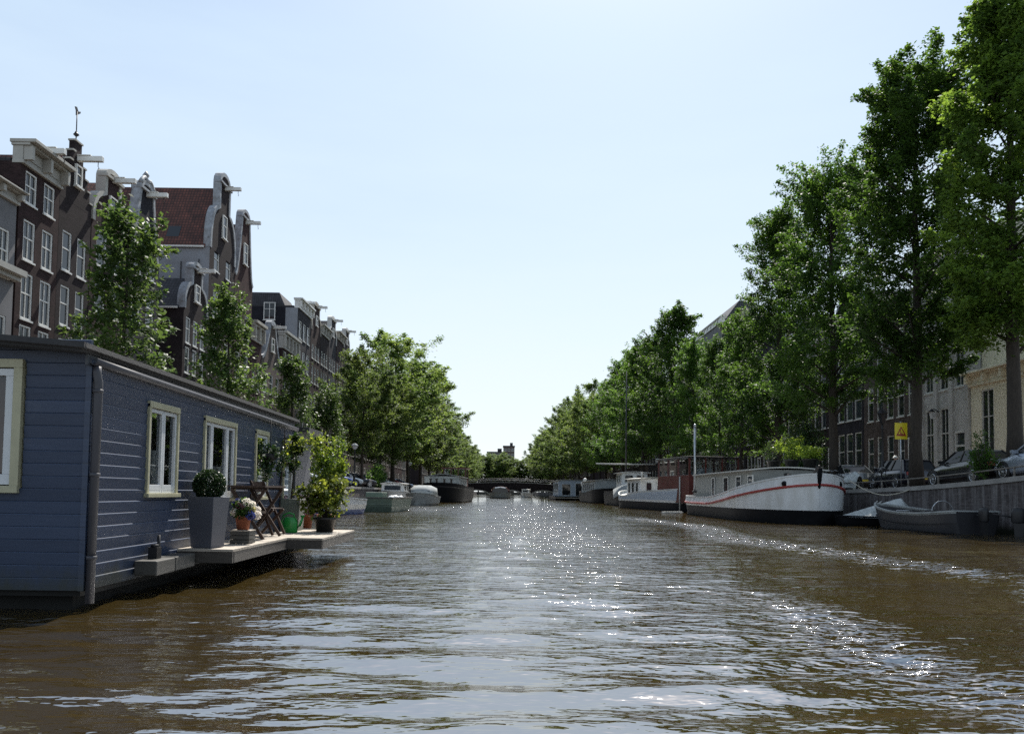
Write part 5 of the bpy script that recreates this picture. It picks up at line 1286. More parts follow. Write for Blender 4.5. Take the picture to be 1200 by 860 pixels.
# ---- the big white barge: bow to the camera, so its local +y points to -Y
def barge():
    Lh = 17.6; yb = 35.0; t = thing('barge', 'large white barge with a red stripe and potted plants on its grey cabin roof', 'boat', (14.15, yb+Lh/2, 0), PI-R(1.0))
    bf = bfun(5.0, ts=0.16, tb=0.30, ps=0.5, pb=0.56)
    sheer = lambda u: 1.10+0.10*max(0,(0.3-u)/0.3)**2+1.10*max(0,(u-0.42)/0.58)**1.55
    belt = lambda u: sheer(u)-0.34-0.10*max(0,(u-.6)/.4)
    bl = lambda u: min(0.60, belt(u)-0.09)
    rows = [(lambda u: -0.5, 0.86, 0), (lambda u: 0.0, 0.95, 0), (bl, 0.985, 0), (lambda u: belt(u)-0.085, 1.0, 1), (belt, 1.012, 2), (lambda u: sheer(u)-0.05, 0.99, 1), (sheer, 0.985, 1)]
    hull(t, Lh, bf, rows, [M['boatblack'], M['boatwhite'], M['boatred']], rake=0.10, srake=0.05, deck=0.35, deckm=M['deckpaint'], n=56, inner=M['boatwhite'])
    # rubbing strake with red face
    b = MB(); ts_ = [0.5-0.5*math.cos(PI*i/50) for i in range(51)]
    for sg in (-1, 1):
        b.loft([[(sg*(bf(u)*1.012-0.02), (u-.5)*Lh+0.10*z*max(0,(u-.6)/.4)**2, z-0.04),(sg*(bf(u)*1.012+0.055), (u-.5)*Lh+0.10*z*max(0,(u-.6)/.4)**2+(0.05 if u>.98 else 0), z-0.03),(sg*(bf(u)*1.012+0.055), (u-.5)*Lh+0.10*z*max(0,(u-.6)/.4)**2+(0.05 if u>.98 else 0), z+0.04),(sg*(bf(u)*1.012-0.02), (u-.5)*Lh+0.10*z*max(0,(u-.6)/.4)**2, z+0.05)] for u, z in [(u, belt(u)-0.02) for u in ts_]], smooth=False)
    b.build('rubbing_strake', M['boatred'], t)
    b = MB(); b.tube([(0,Lh/2+0.01,0.62),(0,Lh/2+0.12,1.62)], 0.03, 8); b.build('stem_bar', M['boatwhite'], t)
    b = MB(); b.tube([(0,Lh/2+0.13,1.58),(0,Lh/2+0.22,2.1),(0,Lh/2+0.27,2.48)], [0.06,0.10,0.11], 8); b.build('stem_post', M['boatblack'], t)
    for sg in (-1, 1):
        u = 0.955; zz = sheer(u)-0.30
        nx, ny = sg*0.62, 0.78
        c = Vector((sg*bf(u)*0.992, (u-.5)*Lh+0.10*zz*((u-.6)/.4)**2, zz)); d = Vector((nx, ny, 0))
        b = MB(); b.tube([c-d*0.06, c+d*0.035], 0.13, 14); b.build('hawse_ring', M['iron'], t)
        b = MB(); b.tube([c+d*0.036, c+d*0.04], 0.085, 12); b.build('hawse_hole', M['boatblack'], t)
    # bow fittings: bollards, windlass, chain
    for dx in (-0.7, 0.7): b = MB(); b.tube([(dx,Lh/2-1.6,1.6),(dx,Lh/2-1.6,2.25)], 0.09, 10); b.build('bollard', M['iron'], t)
    b = MB()
    b.tube([(-0.55,Lh/2-2.4,2.05),(0.55,Lh/2-2.4,2.05)], 0.16, 12); b.box(-0.6,-0.5,Lh/2-2.6,Lh/2-2.2,1.5,2.3); b.box(0.5,0.6,Lh/2-2.6,Lh/2-2.2,1.5,2.3)
    b.build('windlass', M['iron'], t)
    b = MB(); b.tube([(0,Lh/2-0.9,1.9),(0,Lh/2-0.4,2.3),(0,Lh/2+0.2,2.55)], 0.06, 8); b.build('bow_stay', M['iron'], t)
    y0, y1 = -Lh/2+2.0, Lh/2-3.7
    wins = []
    for px, w in ((837,0.6),(853,0.85),(869,0.8),(884,0.75)):
        Y = 12.45*F/(px-585.0); wins.append((1, (yb+Lh/2)-Y, w, 0.95, 1.22))
        wins.append((-1, (yb+Lh/2)-Y, w, 0.95, 1.22))
    cabin(t, -1.75, 1.8, y0, y1, 0.75, 2.5, M['cabingrey'], M['roofpale'], wins, over=0.16, crown=0.14)
    b = MB(); k = -Lh/2+0.35
    pole = pt(828, 580, Y=49.6); b_ = MB(); b_.tube([(0,0,0),(0,0,4.9)], [0.085,0.07], 12); b_.lathe([(0.09,0),(0.09,0.12),(0.02,0.18)], 12, (0,0,4.9))
    po = b_.build('mast', M['steel'], t); po.location = (1.75, -Lh/2+2.9-1.3, 0.7)
    # steering gear clutter aft
    b = MB(); b.tube([(0,-Lh/2+0.2,1.35),(0,-Lh/2+1.6,1.6)], 0.06, 8); b.tube([(0.0,-Lh/2+1.4,1.1),(0,-Lh/2+1.4,1.6)], 0.05, 8); b.build('tiller', M['varnish'], t)
    b = MB(); b.box(-0.08,0.08,-Lh/2-0.75,-Lh/2-0.02,-0.4,1.25); b.build('rudder', M['boatblack'], t)
    for i, (x, y, a) in enumerate(((1.3,-7.5,0.2),(1.6,-7.0,0.5),(0.9,-7.8,0.9),(1.5,-6.7,0))):
        b = MB(); b.tube([(x+0.3*math.cos(a+q),y+0.3*math.sin(a+q),1.32+0.12*(i%2)) for q in [2*PI*j/14 for j in range(15)]], 0.07, 6, cap=False); b.build('rubber_fender', M['rubber'], t)
    b = MB(); b.tube([(-1.0,0.2,2.6),(-1.0,0.2,3.25)], 0.08, 10); b.lathe([(0.16,0),(0.16,0.05),(0.02,0.16)], 12, (-1.0,0.2,3.25)); b.build('flue', M['iron'], t)
    return t, Lh, yb
bt, BLh, BY = barge()
BX = 14.35; BROOF = 2.66
def roofpot(px, pyb, pyt, wid, label, m, leafm, seed, Y=None, n=1600, leaf=0.10, clumps=22, dark=False):
    Y = Y or 41.0
    p = pt(px, pyb, Y=Y); top = pt(px, pyt, Y=Y).z; ww = wid*Y/F
    t = thing('potted_bush', label, 'potted plant', (p.x, Y, BROOF-0.02), 0, 'plants on the roof of the white barge')
    b = MB(); b.lathe([(0.001,0.0),(0.26,0.0),(0.36,0.40),(0.40,0.40),(0.40,0.47),(0.34,0.47),(0.33,0.42),(0.001,0.41)], 18, cap=False); b.build('pot', M['potblack'], t)
    b = MB(); b.tube([(0,0,0.4),(0.03,0,0.8),(0,0,(top-BROOF)*0.7)], [0.03,0.02,0.01], 6); b.build('stem', M['bark'], t)
    hh = (top-BROOF-0.45)/2
    bush('foliage', t, (0,0,0.45+hh), ww/2, n, leaf, leafm, seed, squash=(1,1,hh/(ww/2)), clumps=clumps)
roofpot(949, 549, 521, 34, 'rightmost low lime green bush in a black pot on the barge roof', None, M['lime'], 51, Y=40.0)
roofpot(928, 549, 508, 40, 'taller loose green bush in the middle black pot on the barge roof', None, M['lime'], 52, Y=41.2, n=1300)
roofpot(907, 549, 515, 26, 'sparse green bush in the leftmost black pot on the barge roof', None, M['young'], 53, Y=42.5, n=500)
t = thing('ivy_bush', 'tall dense dark ivy bush behind the roof of the white barge', 'plant', (15.7, 45.5, zr(45)), 0)
t.location = (17.95+0.25, 47.0, zr(47))
b = MB(); b.tube([(0,0,0),(0,0,2.6)], 0.09, 7); b.build('stem', M['bark'], t); bush('foliage', t, (0,0,2.2), 1.15, 6500, 0.12, M['ivy'], 54, squash=(.95,.95,1.9), clumps=60)
t = thing('yellow_shrub', 'yellow green shrub beside the dark ivy bush on the quay', 'plant', (18.2, 49.0, zr(49)), 0)
b = MB(); b.tube([(0,0,0),(0,0,1.6)], 0.05, 7); b.build('stem', M['bark'], t); bush('foliage', t, (0,0,1.7), 0.9, 1700, 0.12, M['lime'], 55, squash=(.8,.8,1.7), clumps=22)

# ---- boat under a silver tarp
t = thing('covered_boat', 'small dark boat under a peaked silver tarpaulin between the white barge and the open sloop', 'boat', (16.25, 34.3, 0), R(70))
bf = bfun(1.9, 0.1, 0.4, 0.5, 0.7, 0.7)
hull(t, 3.2, bf, [(lambda u:-0.2,0.6,0),(lambda u:0.08,0.85,0),(lambda u:0.36+0.04*u,1,0)], [M['boatblack']], rake=0.3)
b = MB(); k = 14; ring = []
for i in range(k+1):
    u = i/k; y = (u-.5)*3.3; w_ = bf(min(.97,max(.03,u)))*1.06; zr_ = 0.36+0.86*max(0,1-abs(u-.22)/(.22 if u<.22 else .75))
    ring.append([(-w_,y,0.36),(-w_*0.5,y,0.36+0.42*(zr_-0.36)),(0,y,zr_),(w_*0.5,y,0.36+0.42*(zr_-0.36)),(w_,y,0.36)])
b.loft(ring, closed=False, smooth=False, cap=False); b.build('tarpaulin', M['tarp'], t)
b = MB(); b.tube([(0,-0.92,0.5),(0,-0.92,1.17)],0.02,6); b.build('tarp_pole', M['steel'], t)
# ---- open sloop, stern to the camera
Ls = 6.0
t = thing('open_boat', 'open dark grey sloop with a pale gunwale moored against the right quay', 'boat', (16.15, 30.2, 0), R(3))
bf = bfun(2.05, 0.18, 0.45, 0.5, 0.75, 0.72)
sh = lambda u: 0.66+0.12*max(0,(0.35-u)/0.35)**1.5+0.30*max(0,(u-.45)/.55)**1.8
hull(t, Ls, bf, [(lambda u:-0.25,0.5,0),(lambda u:0.02,0.82,0),(lambda u:sh(u)*0.5,0.95,0),(lambda u:sh(u)-0.07,1.0,0),(sh,1.01,1)], [M['boatgrey'], M['canvas']], rake=0.55, deck=0.42, deckm=M['boatgrey'], rim=0.05, inner=M['canvas'])
for y, m_ in ((-1.6,'varnish'),(0.2,'varnish'),(1.7,'varnish')):
    b = MB(); w_ = bf(y/Ls+.5)*0.94; b.box(-w_,w_,y-0.16,y+0.16,0.50,0.54); b.build('bench', M[m_], t)
b = MB(); b.box(-0.35,0.35,-0.9,-0.5,0.25,0.78); b.build('console', M['boatgrey'], t, bevel=0.03)
b = MB(); b.tube([(0.0+0.40*math.cos(a), -1.05, 0.72+0.40*math.sin(a)) for a in [PI*i/16 for i in range(17)]], 0.02, 6); b.build('hoop', M['steel'], t)
b = MB(); rs = random.Random(3)
for i in range(5): b.ball((rs.uniform(-.4,.4),-1.5+rs.uniform(-.4,.4),0.62),0.16,10,6,0,0.6)
b.build('cushion', M['boatwhite'], t)
b = MB(); b.tube([(-0.5,1.1,0.5),(-0.5,1.1,0.72),(0.1,1.1,0.72),(0.1,1.1,0.5)],0.025,6); b.build('rail', M['steel'], t)
def outboard(x, y, label, rz=0.0, s=1.0):
    t = thing('outboard_motor', label, 'outboard motor', (x, y, -0.12), rz)
    b = MB(); b.loft([[(0.13*s*q*math.cos(a),0.22*s*q*math.sin(a),z) for a in [2*PI*i/14 for i in range(14)]] for q, z in ((0.7,0.55),(1,0.62),(1.0,0.9),(0.8,1.02),(0.3,1.06))]); b.build('cowling', M['black'], t)
    b = MB(); b.loft([[(0.05,-0.1,-0.5),(0.05,0.1,-0.5),(-0.05,0.1,-0.5),(-0.05,-0.1,-0.5)],[(0.08,-0.14,0.56),(0.08,0.14,0.56),(-0.08,0.14,0.56),(-0.08,-0.14,0.56)]], smooth=False); b.build('leg', M['black'], t)
    b = MB(); b.tube([(0,0.2,0.75),(0,0.75,0.85)],0.025,6); b.build('tiller', M['iron'], t)
outboard(16.25, 26.75, 'black outboard motor on the stern of the open grey sloop')
outboard(17.0, 26.1, 'second black outboard motor close to the quay wall', R(60))
t = thing('mooring_post', 'dark mooring post standing in the water by the quay wall', 'post', (17.25, 25.6, 0))
b = MB(); b.tube([(0,0,-1.5),(0,0,0.95)],0.09,10); b.lathe([(0.10,0),(0.10,0.05),(0.02,0.1)],10,(0,0,0.95)); b.build('post', M['boatblack'], t)
t = thing('mooring_rope', 'pale mooring rope from the bow of the white barge to the quay', 'rope', (15.4, 35.6, 0))
b = MB(); p0, p1 = Vector((0.3,0.1,1.95)), Vector((2.45,-1.2,1.62))
b.tube([p0.lerp(p1,i/10)-Vector((0,0,0.45*math.sin(PI*i/10))) for i in range(11)],0.022,6); b.build('rope', M['rope'], t)
t = thing('boat_ladder', 'short white tubular ladder on the quay wall behind the barge bow', 'ladder', (17.62, 37.2, 0))
b = MB(); b.tube([(0,-0.2,0.35),(0,-0.2,0.95),(0.15,-0.2,1.05)],0.03,6); b.tube([(0,0.2,0.35),(0,0.2,0.95),(0.15,0.2,1.05)],0.03,6)
for z in (0.45,0.7,0.92): b.tube([(0,-0.2,z),(0,0.2,z)],0.022,6)
b.build('ladder_frame', M['white'], t)

# ---- small white barge with a maroon wheelhouse
def pos(px0, px1, off): pass
a, c = Vector((10.6, 74.0)), Vector((13.6, 54.5)); d = c-a; Lw = d.length
t = thing('barge', 'black and white barge with a small white cabin and a glazed dark red wheelhouse', 'boat', (*(a+c)/2+Vector((1.55,0.2)), 0), math.atan2(-(a-c).x, (a-c).y))
t.rotation_euler.z = math.atan2(-(a-c).x, (a-c).y)
bf = bfun(3.9, 0.22, 0.20, 0.5, 0.55)
sh = lambda u: 1.35-0.28*math.exp(-((u-.80)/.12)**2)+0.32*max(0,(.75-u)/.75)**0.8+0.25*max(0,(u-.86)/.14)**1.5
rows = [(lambda u:-0.4,0.88,0),(lambda u:0.0,0.96,0),(lambda u:0.62+0.05*u,0.99,0),(lambda u:0.80,1,1),(lambda u:sh(u)-0.12,1.0,2),(sh,0.99,1)]
hull(t, Lw, bf, rows, [M['boatblack'], M['boatwhite'], M['paleblue']], rake=0.1, deck=0.25, deckm=M['roofpale'], inner=M['boatwhite'], n=46)
cy0 = Lw*0.5-6.7
cabin(t, -1.3, 1.3, cy0, cy0+3.6, 0.8, 2.55, M['boatwhite'], M['roofpale'], [(-1,cy0+0.7,0.6,0.85,1.35),(-1,cy0+1.8,0.6,0.85,1.35),(-1,cy0+2.8,0.55,0.85,1.35),(1,cy0+0.9,0.6,0.8,1.35),(1,cy0+2.4,0.6,0.8,1.35)], endwins=[(-1,-0.5,0.45,1.1,1.1),(-1,0.5,0.45,1.1,1.1)], over=0.18, wm='darkglass')
wy0, wy1 = -Lw*0.5+0.9, -Lw*0.5+7.2
b = MB(); b.loft([[(-1.9,wy0,0.65),(1.9,wy0,0.65),(1.9,wy1,0.65),(-1.9,wy1,0.65)],[(-1.85,wy0+.05,2.62),(1.85,wy0+.05,2.62),(1.85,wy1-.05,2.62),(-1.85,wy1-.05,2.62)]], smooth=False); b.build('wheelhouse_base', M['maroon'], t, bevel=0.02)
b = MB(); q = 1.85
for x in (-q+.06,q-.06):
    for i in range(4): yy = wy0+0.1+(wy1-wy0-0.2)*i/3; b.box(x-0.06,x+0.06,yy-0.06,yy+0.06,2.622,3.80)
for x in (-q/3,q/3):
    for yy in (wy0+0.1, wy1-0.1): b.box(x-0.05,x+0.05,yy-0.05,yy+0.05,2.622,3.80)
wf = b.build('wheelhouse_frame', M['maroon'], t)
b = MB()
for x in (-q+.06,q-.06): b.add([(x,wy0+.1,2.63),(x,wy1-.1,2.63),(x,wy1-.1,3.8),(x,wy0+.1,3.8)],[(0,1,2,3)])
for yy in (wy0+.1,wy1-.1): b.add([(-q+.06,yy,2.63),(q-.06,yy,2.63),(q-.06,yy,3.8),(-q+.06,yy,3.8)],[(0,1,2,3)])
b.build('pane', M['clear'], wf)
b = MB(); b.box(-q-.15,q+.15,wy0-.1,wy1+.1,3.802,3.92); b.build('wheelhouse_roof', M['black'], t, bevel=0.02)
b = MB(); b.box(-0.5,0.5,wy0+1.5,wy0+2.1,2.62,3.15); b.box(-0.7,0.7,wy0+4.4,wy0+5.2,2.62,3.0); b.build('seat', M['paleblue'], t, bevel=0.05)
for p_, q_, r_ in (((1.75,wy1+0.3,0.9),(1.75,wy1+0.3,2.2),.05),((-1.95,wy0+1.5,-0.2),(-1.95,wy0+1.5,2.5),.05),((-1.2,cy0-0.2,2.3),(-1.2,cy0-0.2,3.1),.07)):
    b = MB(); b.tube([p_, q_], r_, 8); b.build('pole', M['roofpale'], t)
t = thing('floating_plank', 'pale plank raft floating at the stern of the white barge', 'plank', (11.4, 52.5, 0.03), R(15))
b = MB(); b.box(-0.65,0.65,-0.25,0.25,-0.02,0.07); b.box(-0.6,0.6,-0.2,-0.1,0.071,0.10); b.build('plank', M['white'], t)

# ---- boat with the canvas bow, thin mast
t = thing('canal_barge', 'black barge with a grey canvas covered bow and a small white cabin', 'boat', (14.3, 87, 0), PI)
bf = bfun(4.3, 0.2, 0.3, 0.5, 0.55); sh = lambda u: 1.5+0.9*max(0,(u-.5)/.5)**1.6
hull(t, 17, bf, [(lambda u:-0.4,0.88,0),(lambda u:0.3,0.97,0),(lambda u:sh(u)-0.4,1,0),(sh,0.99,0)], [M['boatblack']], rake=0.15, deck=0.2, deckm=M['deckpaint'])
b = MB(); ring = []
for i in range(13):
    u = 0.66+0.335*i/12; w_ = bf(u)*1.03+0.04; y = (u-.5)*17+0.15*2*max(0,(u-.6)/.4)**2; z = sh(u)
    ring.append([(-w_,y,z-0.9),(-w_*1.0,y,z+0.04),(0,y,z+0.5*(1-((u-.66)/.335)**2)+0.1),(w_,y,z+0.04),(w_,y,z-0.9)])
b.loft(ring, closed=False, cap=False); b.build('canvas_cover', M['canvas'], t)
cabin(t, -1.4, 1.4, -1.0, 2.8, 1.3, 3.5, M['boatwhite'], M['white'], [(1,0.2,0.8,0.7,2.5),(1,1.7,0.8,0.7,2.5),(-1,0.2,0.8,0.7,2.5),(-1,1.7,0.8,0.7,2.5)], over=0.25, endwins=[(1,-0.6,0.8,0.7,2.5),(1,0.6,0.8,0.7,2.5)])
b = MB(); b.tube([(0,-3.0,1.3),(0,-3.0,15.2)],[0.11,0.05],8); b.build('mast', M['pipe'], t)
b = MB(); b.tube([(-3.4,-3.0,4.6),(3.4,-3.0,4.6)],0.09,6); b.tube([(0,-3,4.7),(-1.5,-7,4.6)],0.09,6); b.build('boom', M['roofpale'], t)
# ---- black hulled barge with pale cabin
t = thing('canal_barge', 'long black hulled barge with a low grey cabin and cluttered bow', 'boat', (14.4, 113, 0), 0)
bf = bfun(4.8, 0.2, 0.3, 0.5, 0.55); sh = lambda u: 1.35+0.55*max(0,(.5-u)/.5)**1.6+0.4*max(0,(u-.6)/.4)**2
hull(t, 26, bf, [(lambda u:-0.4,0.88,0),(lambda u:0.3,0.97,0),(lambda u:sh(u)-0.4,1,0),(sh,0.99,0)], [M['boatblack']], rake=0.12, srake=0.25, deck=0.2, deckm=M['deckpaint'])
cabin(t, -1.9, 1.9, -9, 8, 1.2, 3.0, M['canvas'], M['roofpale'], [(-1,-7+2.4*i,1.2,0.9,1.7) for i in range(6)], over=0.12)
b = MB(); b.box(-1.2,1.2,9.2,11.2,1.4,2.6); b.build('deck_box', M['boatwhite'], t, bevel=0.05)
b = MB(); rs = random.Random(8)
for i in range(9): b.ball((rs.uniform(-1.5,1.2),10.5+rs.uniform(-2.2,1.0),2.6+rs.uniform(-.4,.7)),rs.uniform(.25,.5),10,6)
b.build('canvas_bundle', M['boatwhite'], t)
# ---- floating cabin near the bridge
t = thing('houseboat', 'box shaped pale grey floating cabin near the right end of the bridge', 'houseboat', (13.3, 150, 0), 0)
b = MB(); b.loft([[(-3.2,-8,-.4),(3.2,-8,-.4),(3.2,8,-.4),(-3.2,8,-.4)],[(-3.4,-8.2,.7),(3.4,-8.2,.7),(3.4,8.2,.7),(-3.4,8.2,.7)]], smooth=False); b.build('hull', M['boatblack'], t)
cabin(t, -2.7, 2.9, -7.2, 7.2, 0.7, 3.6, M['paleblue'], M['roofpale'], [(-1,-5+2.6*i,1.5,1.5,1.5) for i in range(5)], over=0.2, endwins=[(-1,-1.3,1.4,1.9,0.95),(-1,1.2,1.6,2.2,0.8)], wm='darkglass')
b = MB(); b.box(-3.3,3.3,-9.3,-8.0,0.35,0.5); b.build('platform', M['deckwood'], t)
# ---- tour boat, head on
t = thing('tour_boat', 'low glass roofed tour boat coming towards the camera in mid canal', 'boat', (0.2, 172, 0), PI)
bf = bfun(4.6, 0.15, 0.3, 0.5, 0.6); sh = lambda u: 0.95+0.25*u
hull(t, 17, bf, [(lambda u:-0.3,0.9,0),(lambda u:0.2,0.97,0),(lambda u:sh(u)-0.25,1,1),(sh,0.99,1)], [M['boatgrey'], M['canvas']], rake=0.2, deck=0.1, deckm=M['canvas'])
b = MB(); ring = []
for y, q in ((-7,1),(3.5,1),(5.2,0.88)):
    ring.append([(-2.0*q,y,1.0),(-1.85*q,y,1.75),(-1.3*q,y,2.3*(.93 if q<1 else 1)),(0,y,2.45*(.93 if q<1 else 1)),(1.3*q,y,2.3*(.93 if q<1 else 1)),(1.85*q,y,1.75),(2.0*q,y,1.0)])
b.loft(ring, smooth=False); cp = b.build('glass_canopy', M['glass'], t)
b = MB()
for y, q in [(-7+1.5*i,1.005) for i in range(8)]+[(5.2,0.89)]: b.tube([(-2.0*q,y,1.0),(-1.85*q,y,1.75),(-1.3*q,y,2.3),(0,y,2.46),(1.3*q,y,2.3),(1.85*q,y,1.75),(2.0*q,y,1.0)],0.05,5)
for x, z in ((-1.3,2.31),(1.3,2.31),(0,2.47),(-1.86,1.76),(1.86,1.76)): b.tube([(x,-7,z),(x,3.5,z),(x*.88,5.25,z*.95)],0.05,5)
b.build('canopy_frame', M['maroon'], cp)
# ---- small white boat near the bridge
t = thing('motor_boat', 'small white motor boat in front of the right bridge arch', 'boat', (7.0, 208, 0), PI-R(12))
bf = bfun(2.6, 0.1, 0.45, 0.5, 0.7, 0.8); hull(t, 7, bf, [(lambda u:-0.2,0.7,0),(lambda u:0.3,0.92,0),(lambda u:0.95+0.3*u,1,0)], [M['boatwhite']], rake=0.4, deck=0.15, deckm=M['boatwhite'])
cabin(t, -0.9, 0.9, -1.5, 1.2, 1.0, 2.1, M['boatwhite'], M['white'], [(1,-0.3,1.4,0.5,1.4),(-1,-0.3,1.4,0.5,1.4)], endwins=[(1,0,1.4,0.5,1.4)])

# ---- left bank boats
t = thing('barge', 'big dark hulled barge seen bow on at the left bank with a glazed wheelhouse behind', 'boat', (-6.3, 101, 0), PI-R(3))
bf = bfun(5.0, 0.2, 0.28, 0.5, 0.45); sh = lambda u: 1.75+0.45*max(0,(u-.4)/.6)**1.5
hull(t, 22, bf, [(lambda u:-0.4,0.85,0),(lambda u:0.3,0.95,0),(lambda u:sh(u)-0.45,1,0),(lambda u:sh(u)-0.38,1.01,1),(sh,1.0,0)], [M['boatblack'], M['boatgrey']], rake=0.12, deck=0.15, deckm=M['canvas'])
cabin(t, -1.9, 1.9, -3.5, 6.5, 1.4, 3.05, M['canvas'], M['canvas'], [(1,-2+2*i,1.0,0.6,2.1) for i in range(4)]+[(-1,-2+2*i,1.0,0.6,2.1) for i in range(4)], crown=0.25)
b = MB(); b.box(-1.5,1.5,-9,-5.5,1.3,2.9); b.build('wheelhouse_base', M['maroon'], t)
b = MB()
for x in (-1.45,-0.48,0.48,1.45):
    for yy in (-8.9,-5.6): b.box(x-.07,x+.07,yy-.07,yy+.07,2.902,4.3)
b.box(-1.8,1.8,-9.3,-5.2,4.3,4.45); wf = b.build('wheelhouse_frame', M['maroon'], t)
b = MB()
for yy in (-8.9,-5.6): b.add([(-1.45,yy,2.9),(1.45,yy,2.9),(1.45,yy,4.3),(-1.45,yy,4.3)],[(0,1,2,3)])
for x in (-1.45,1.45): b.add([(x,-8.9,2.9),(x,-5.6,2.9),(x,-5.6,4.3),(x,-8.9,4.3)],[(0,1,2,3)])
b.build('pane', M['clear'], wf)
for sx in (-1.2,-0.4,0.5,1.2): b = MB(); b.lathe([(0.12,0),(0.12,0.4),(0.2,0.42),(0.2,0.5)],8,(sx,8.8,2.2)); b.build('bollard', M['iron'], t)
b = MB(); b.box(1.6,2.3,4,6.5,1.9,3.0); b.build('white_locker', M['white'], t, bevel=0.05)
t = thing('launch', 'pale grey canopied launch moored between the green work boat and the dark barge', 'boat', (-6.75, 70.2, 0), PI-R(4))
bf = bfun(2.5, 0.15, 0.4, 0.5, 0.6, 0.75); hull(t, 6.4, bf, [(lambda u:-0.2,0.7,0),(lambda u:0.2,0.92,0),(lambda u:0.72+0.35*u*u,1,0)], [M['canvas']], rake=0.3, deck=0.06, deckm=M['canvas'])
b = MB(); b.loft([[(-1.05*q,y,0.85),(-0.95*q,y,1.5*z),(-0.4*q,y,1.75*z),(0.4*q,y,1.75*z),(0.95*q,y,1.5*z),(1.05*q,y,0.85)] for y,q,z in ((-2.8,0.9,0.9),(-2.2,1,1),(0.2,1,1),(1.0,0.85,0.75))], closed=True); b.build('canopy', M['canvas'], t)
b = MB(); b.loft([[(-0.85,1.0,0.9),(-0.75,0.92,1.28),(0.75,0.92,1.28),(0.85,1.0,0.9)],[(-0.86,1.03,0.9),(-0.76,0.95,1.28),(0.76,0.95,1.28),(0.86,1.03,0.9)]], smooth=False); b.build('windscreen', M['glass'], t)
t = thing('work_boat', 'flat faded green steel work boat loaded with odds and ends at the left bank', 'boat', (-6.75, 47.6, 0), R(-6))
b = MB(); Lg, Bg = 2.6, 1.0
def rect(x,y,z): return [(-x,-y,z),(x,-y,z),(x,y,z),(-x,y,z)]
b.loft([rect(Bg*.8,Lg*.78,-.3), rect(Bg*.95,Lg*.93,.30), rect(Bg,Lg,.78), rect(Bg-.08,Lg-.08,.78), rect(Bg-.1,Lg-.12,.4)], smooth=False); b.build('hull', M['boatgreen'], t, bevel=0.02)
b = MB()
for sg in (-1,1): b.box(sg*Bg-.06,sg*Bg+.06,-Lg-.05,Lg+.05,.783,.85); b.box(-Bg,Bg,sg*Lg-.06,sg*Lg+.06,.783,.848)
b.build('gunwale', M['timber'], t)
b = MB(); b.box(-.7,.3,-2.0,-.9,.4,1.12); b.build('locker', M['boatgreen'], t, bevel=0.03)
b = MB(); rs = random.Random(6)
for i in range(8): b.ball((rs.uniform(-.8,.8),rs.uniform(-.4,2.2),.75),rs.uniform(.15,.3),10,6,0,0.8)
b.build('bundle', M['boatwhite'], t)
t = thing('motor_boat', 'small blue and white motor boat half hidden behind the yellow shrub', 'boat', (-8.3, 40.0, 0), PI-R(12))
bf = bfun(1.9, 0.1, 0.45, 0.5, 0.7, 0.85); hull(t, 4.6, bf, [(lambda u:-0.2,0.7,0),(lambda u:0.25,0.92,0),(lambda u:0.5,1,1),(lambda u:0.72+0.2*u,1,1)], [mat('boat_blue',(0.05,0.08,0.25),0.35), M['boatwhite']], rake=0.4, deck=0.2, deckm=M['roofpale'])
b = MB(); b.loft([[(-.7,.4,.75),(-.6,.2,1.2),(.6,.2,1.2),(.7,.4,.75)],[(-.7,.44,.75),(-.6,.24,1.2),(.6,.24,1.2),(.7,.44,.75)]], smooth=False); b.build('windscreen', M['glass'], t)
outboard(-7.6, 36.9, 'outboard motor beside the yellow shrub at the end of the deck', R(180))
t = thing('white_cruiser', 'white cabin cruiser moored behind the green work boat', 'boat', (-10.5, 80, 0), PI)
bf = bfun(2.8, 0.1, 0.45, 0.5, 0.7, 0.85); hull(t, 7.5, bf, [(lambda u:-0.2,0.7,0),(lambda u:0.3,0.92,0),(lambda u:0.95+0.25*u,1,0)], [M['boatwhite']], rake=0.5, deck=0.1, deckm=M['boatwhite'])
cabin(t, -1.1, 1.1, -2.4, 1.6, 0.9, 1.95, M['boatwhite'], M['white'], [(1,-1.4,1.2,0.4,1.3),(1,0.4,1.2,0.4,1.3),(-1,-1.4,1.2,0.4,1.3),(-1,0.4,1.2,0.4,1.3)], endwins=[(1,0,1.6,0.45,1.3)])
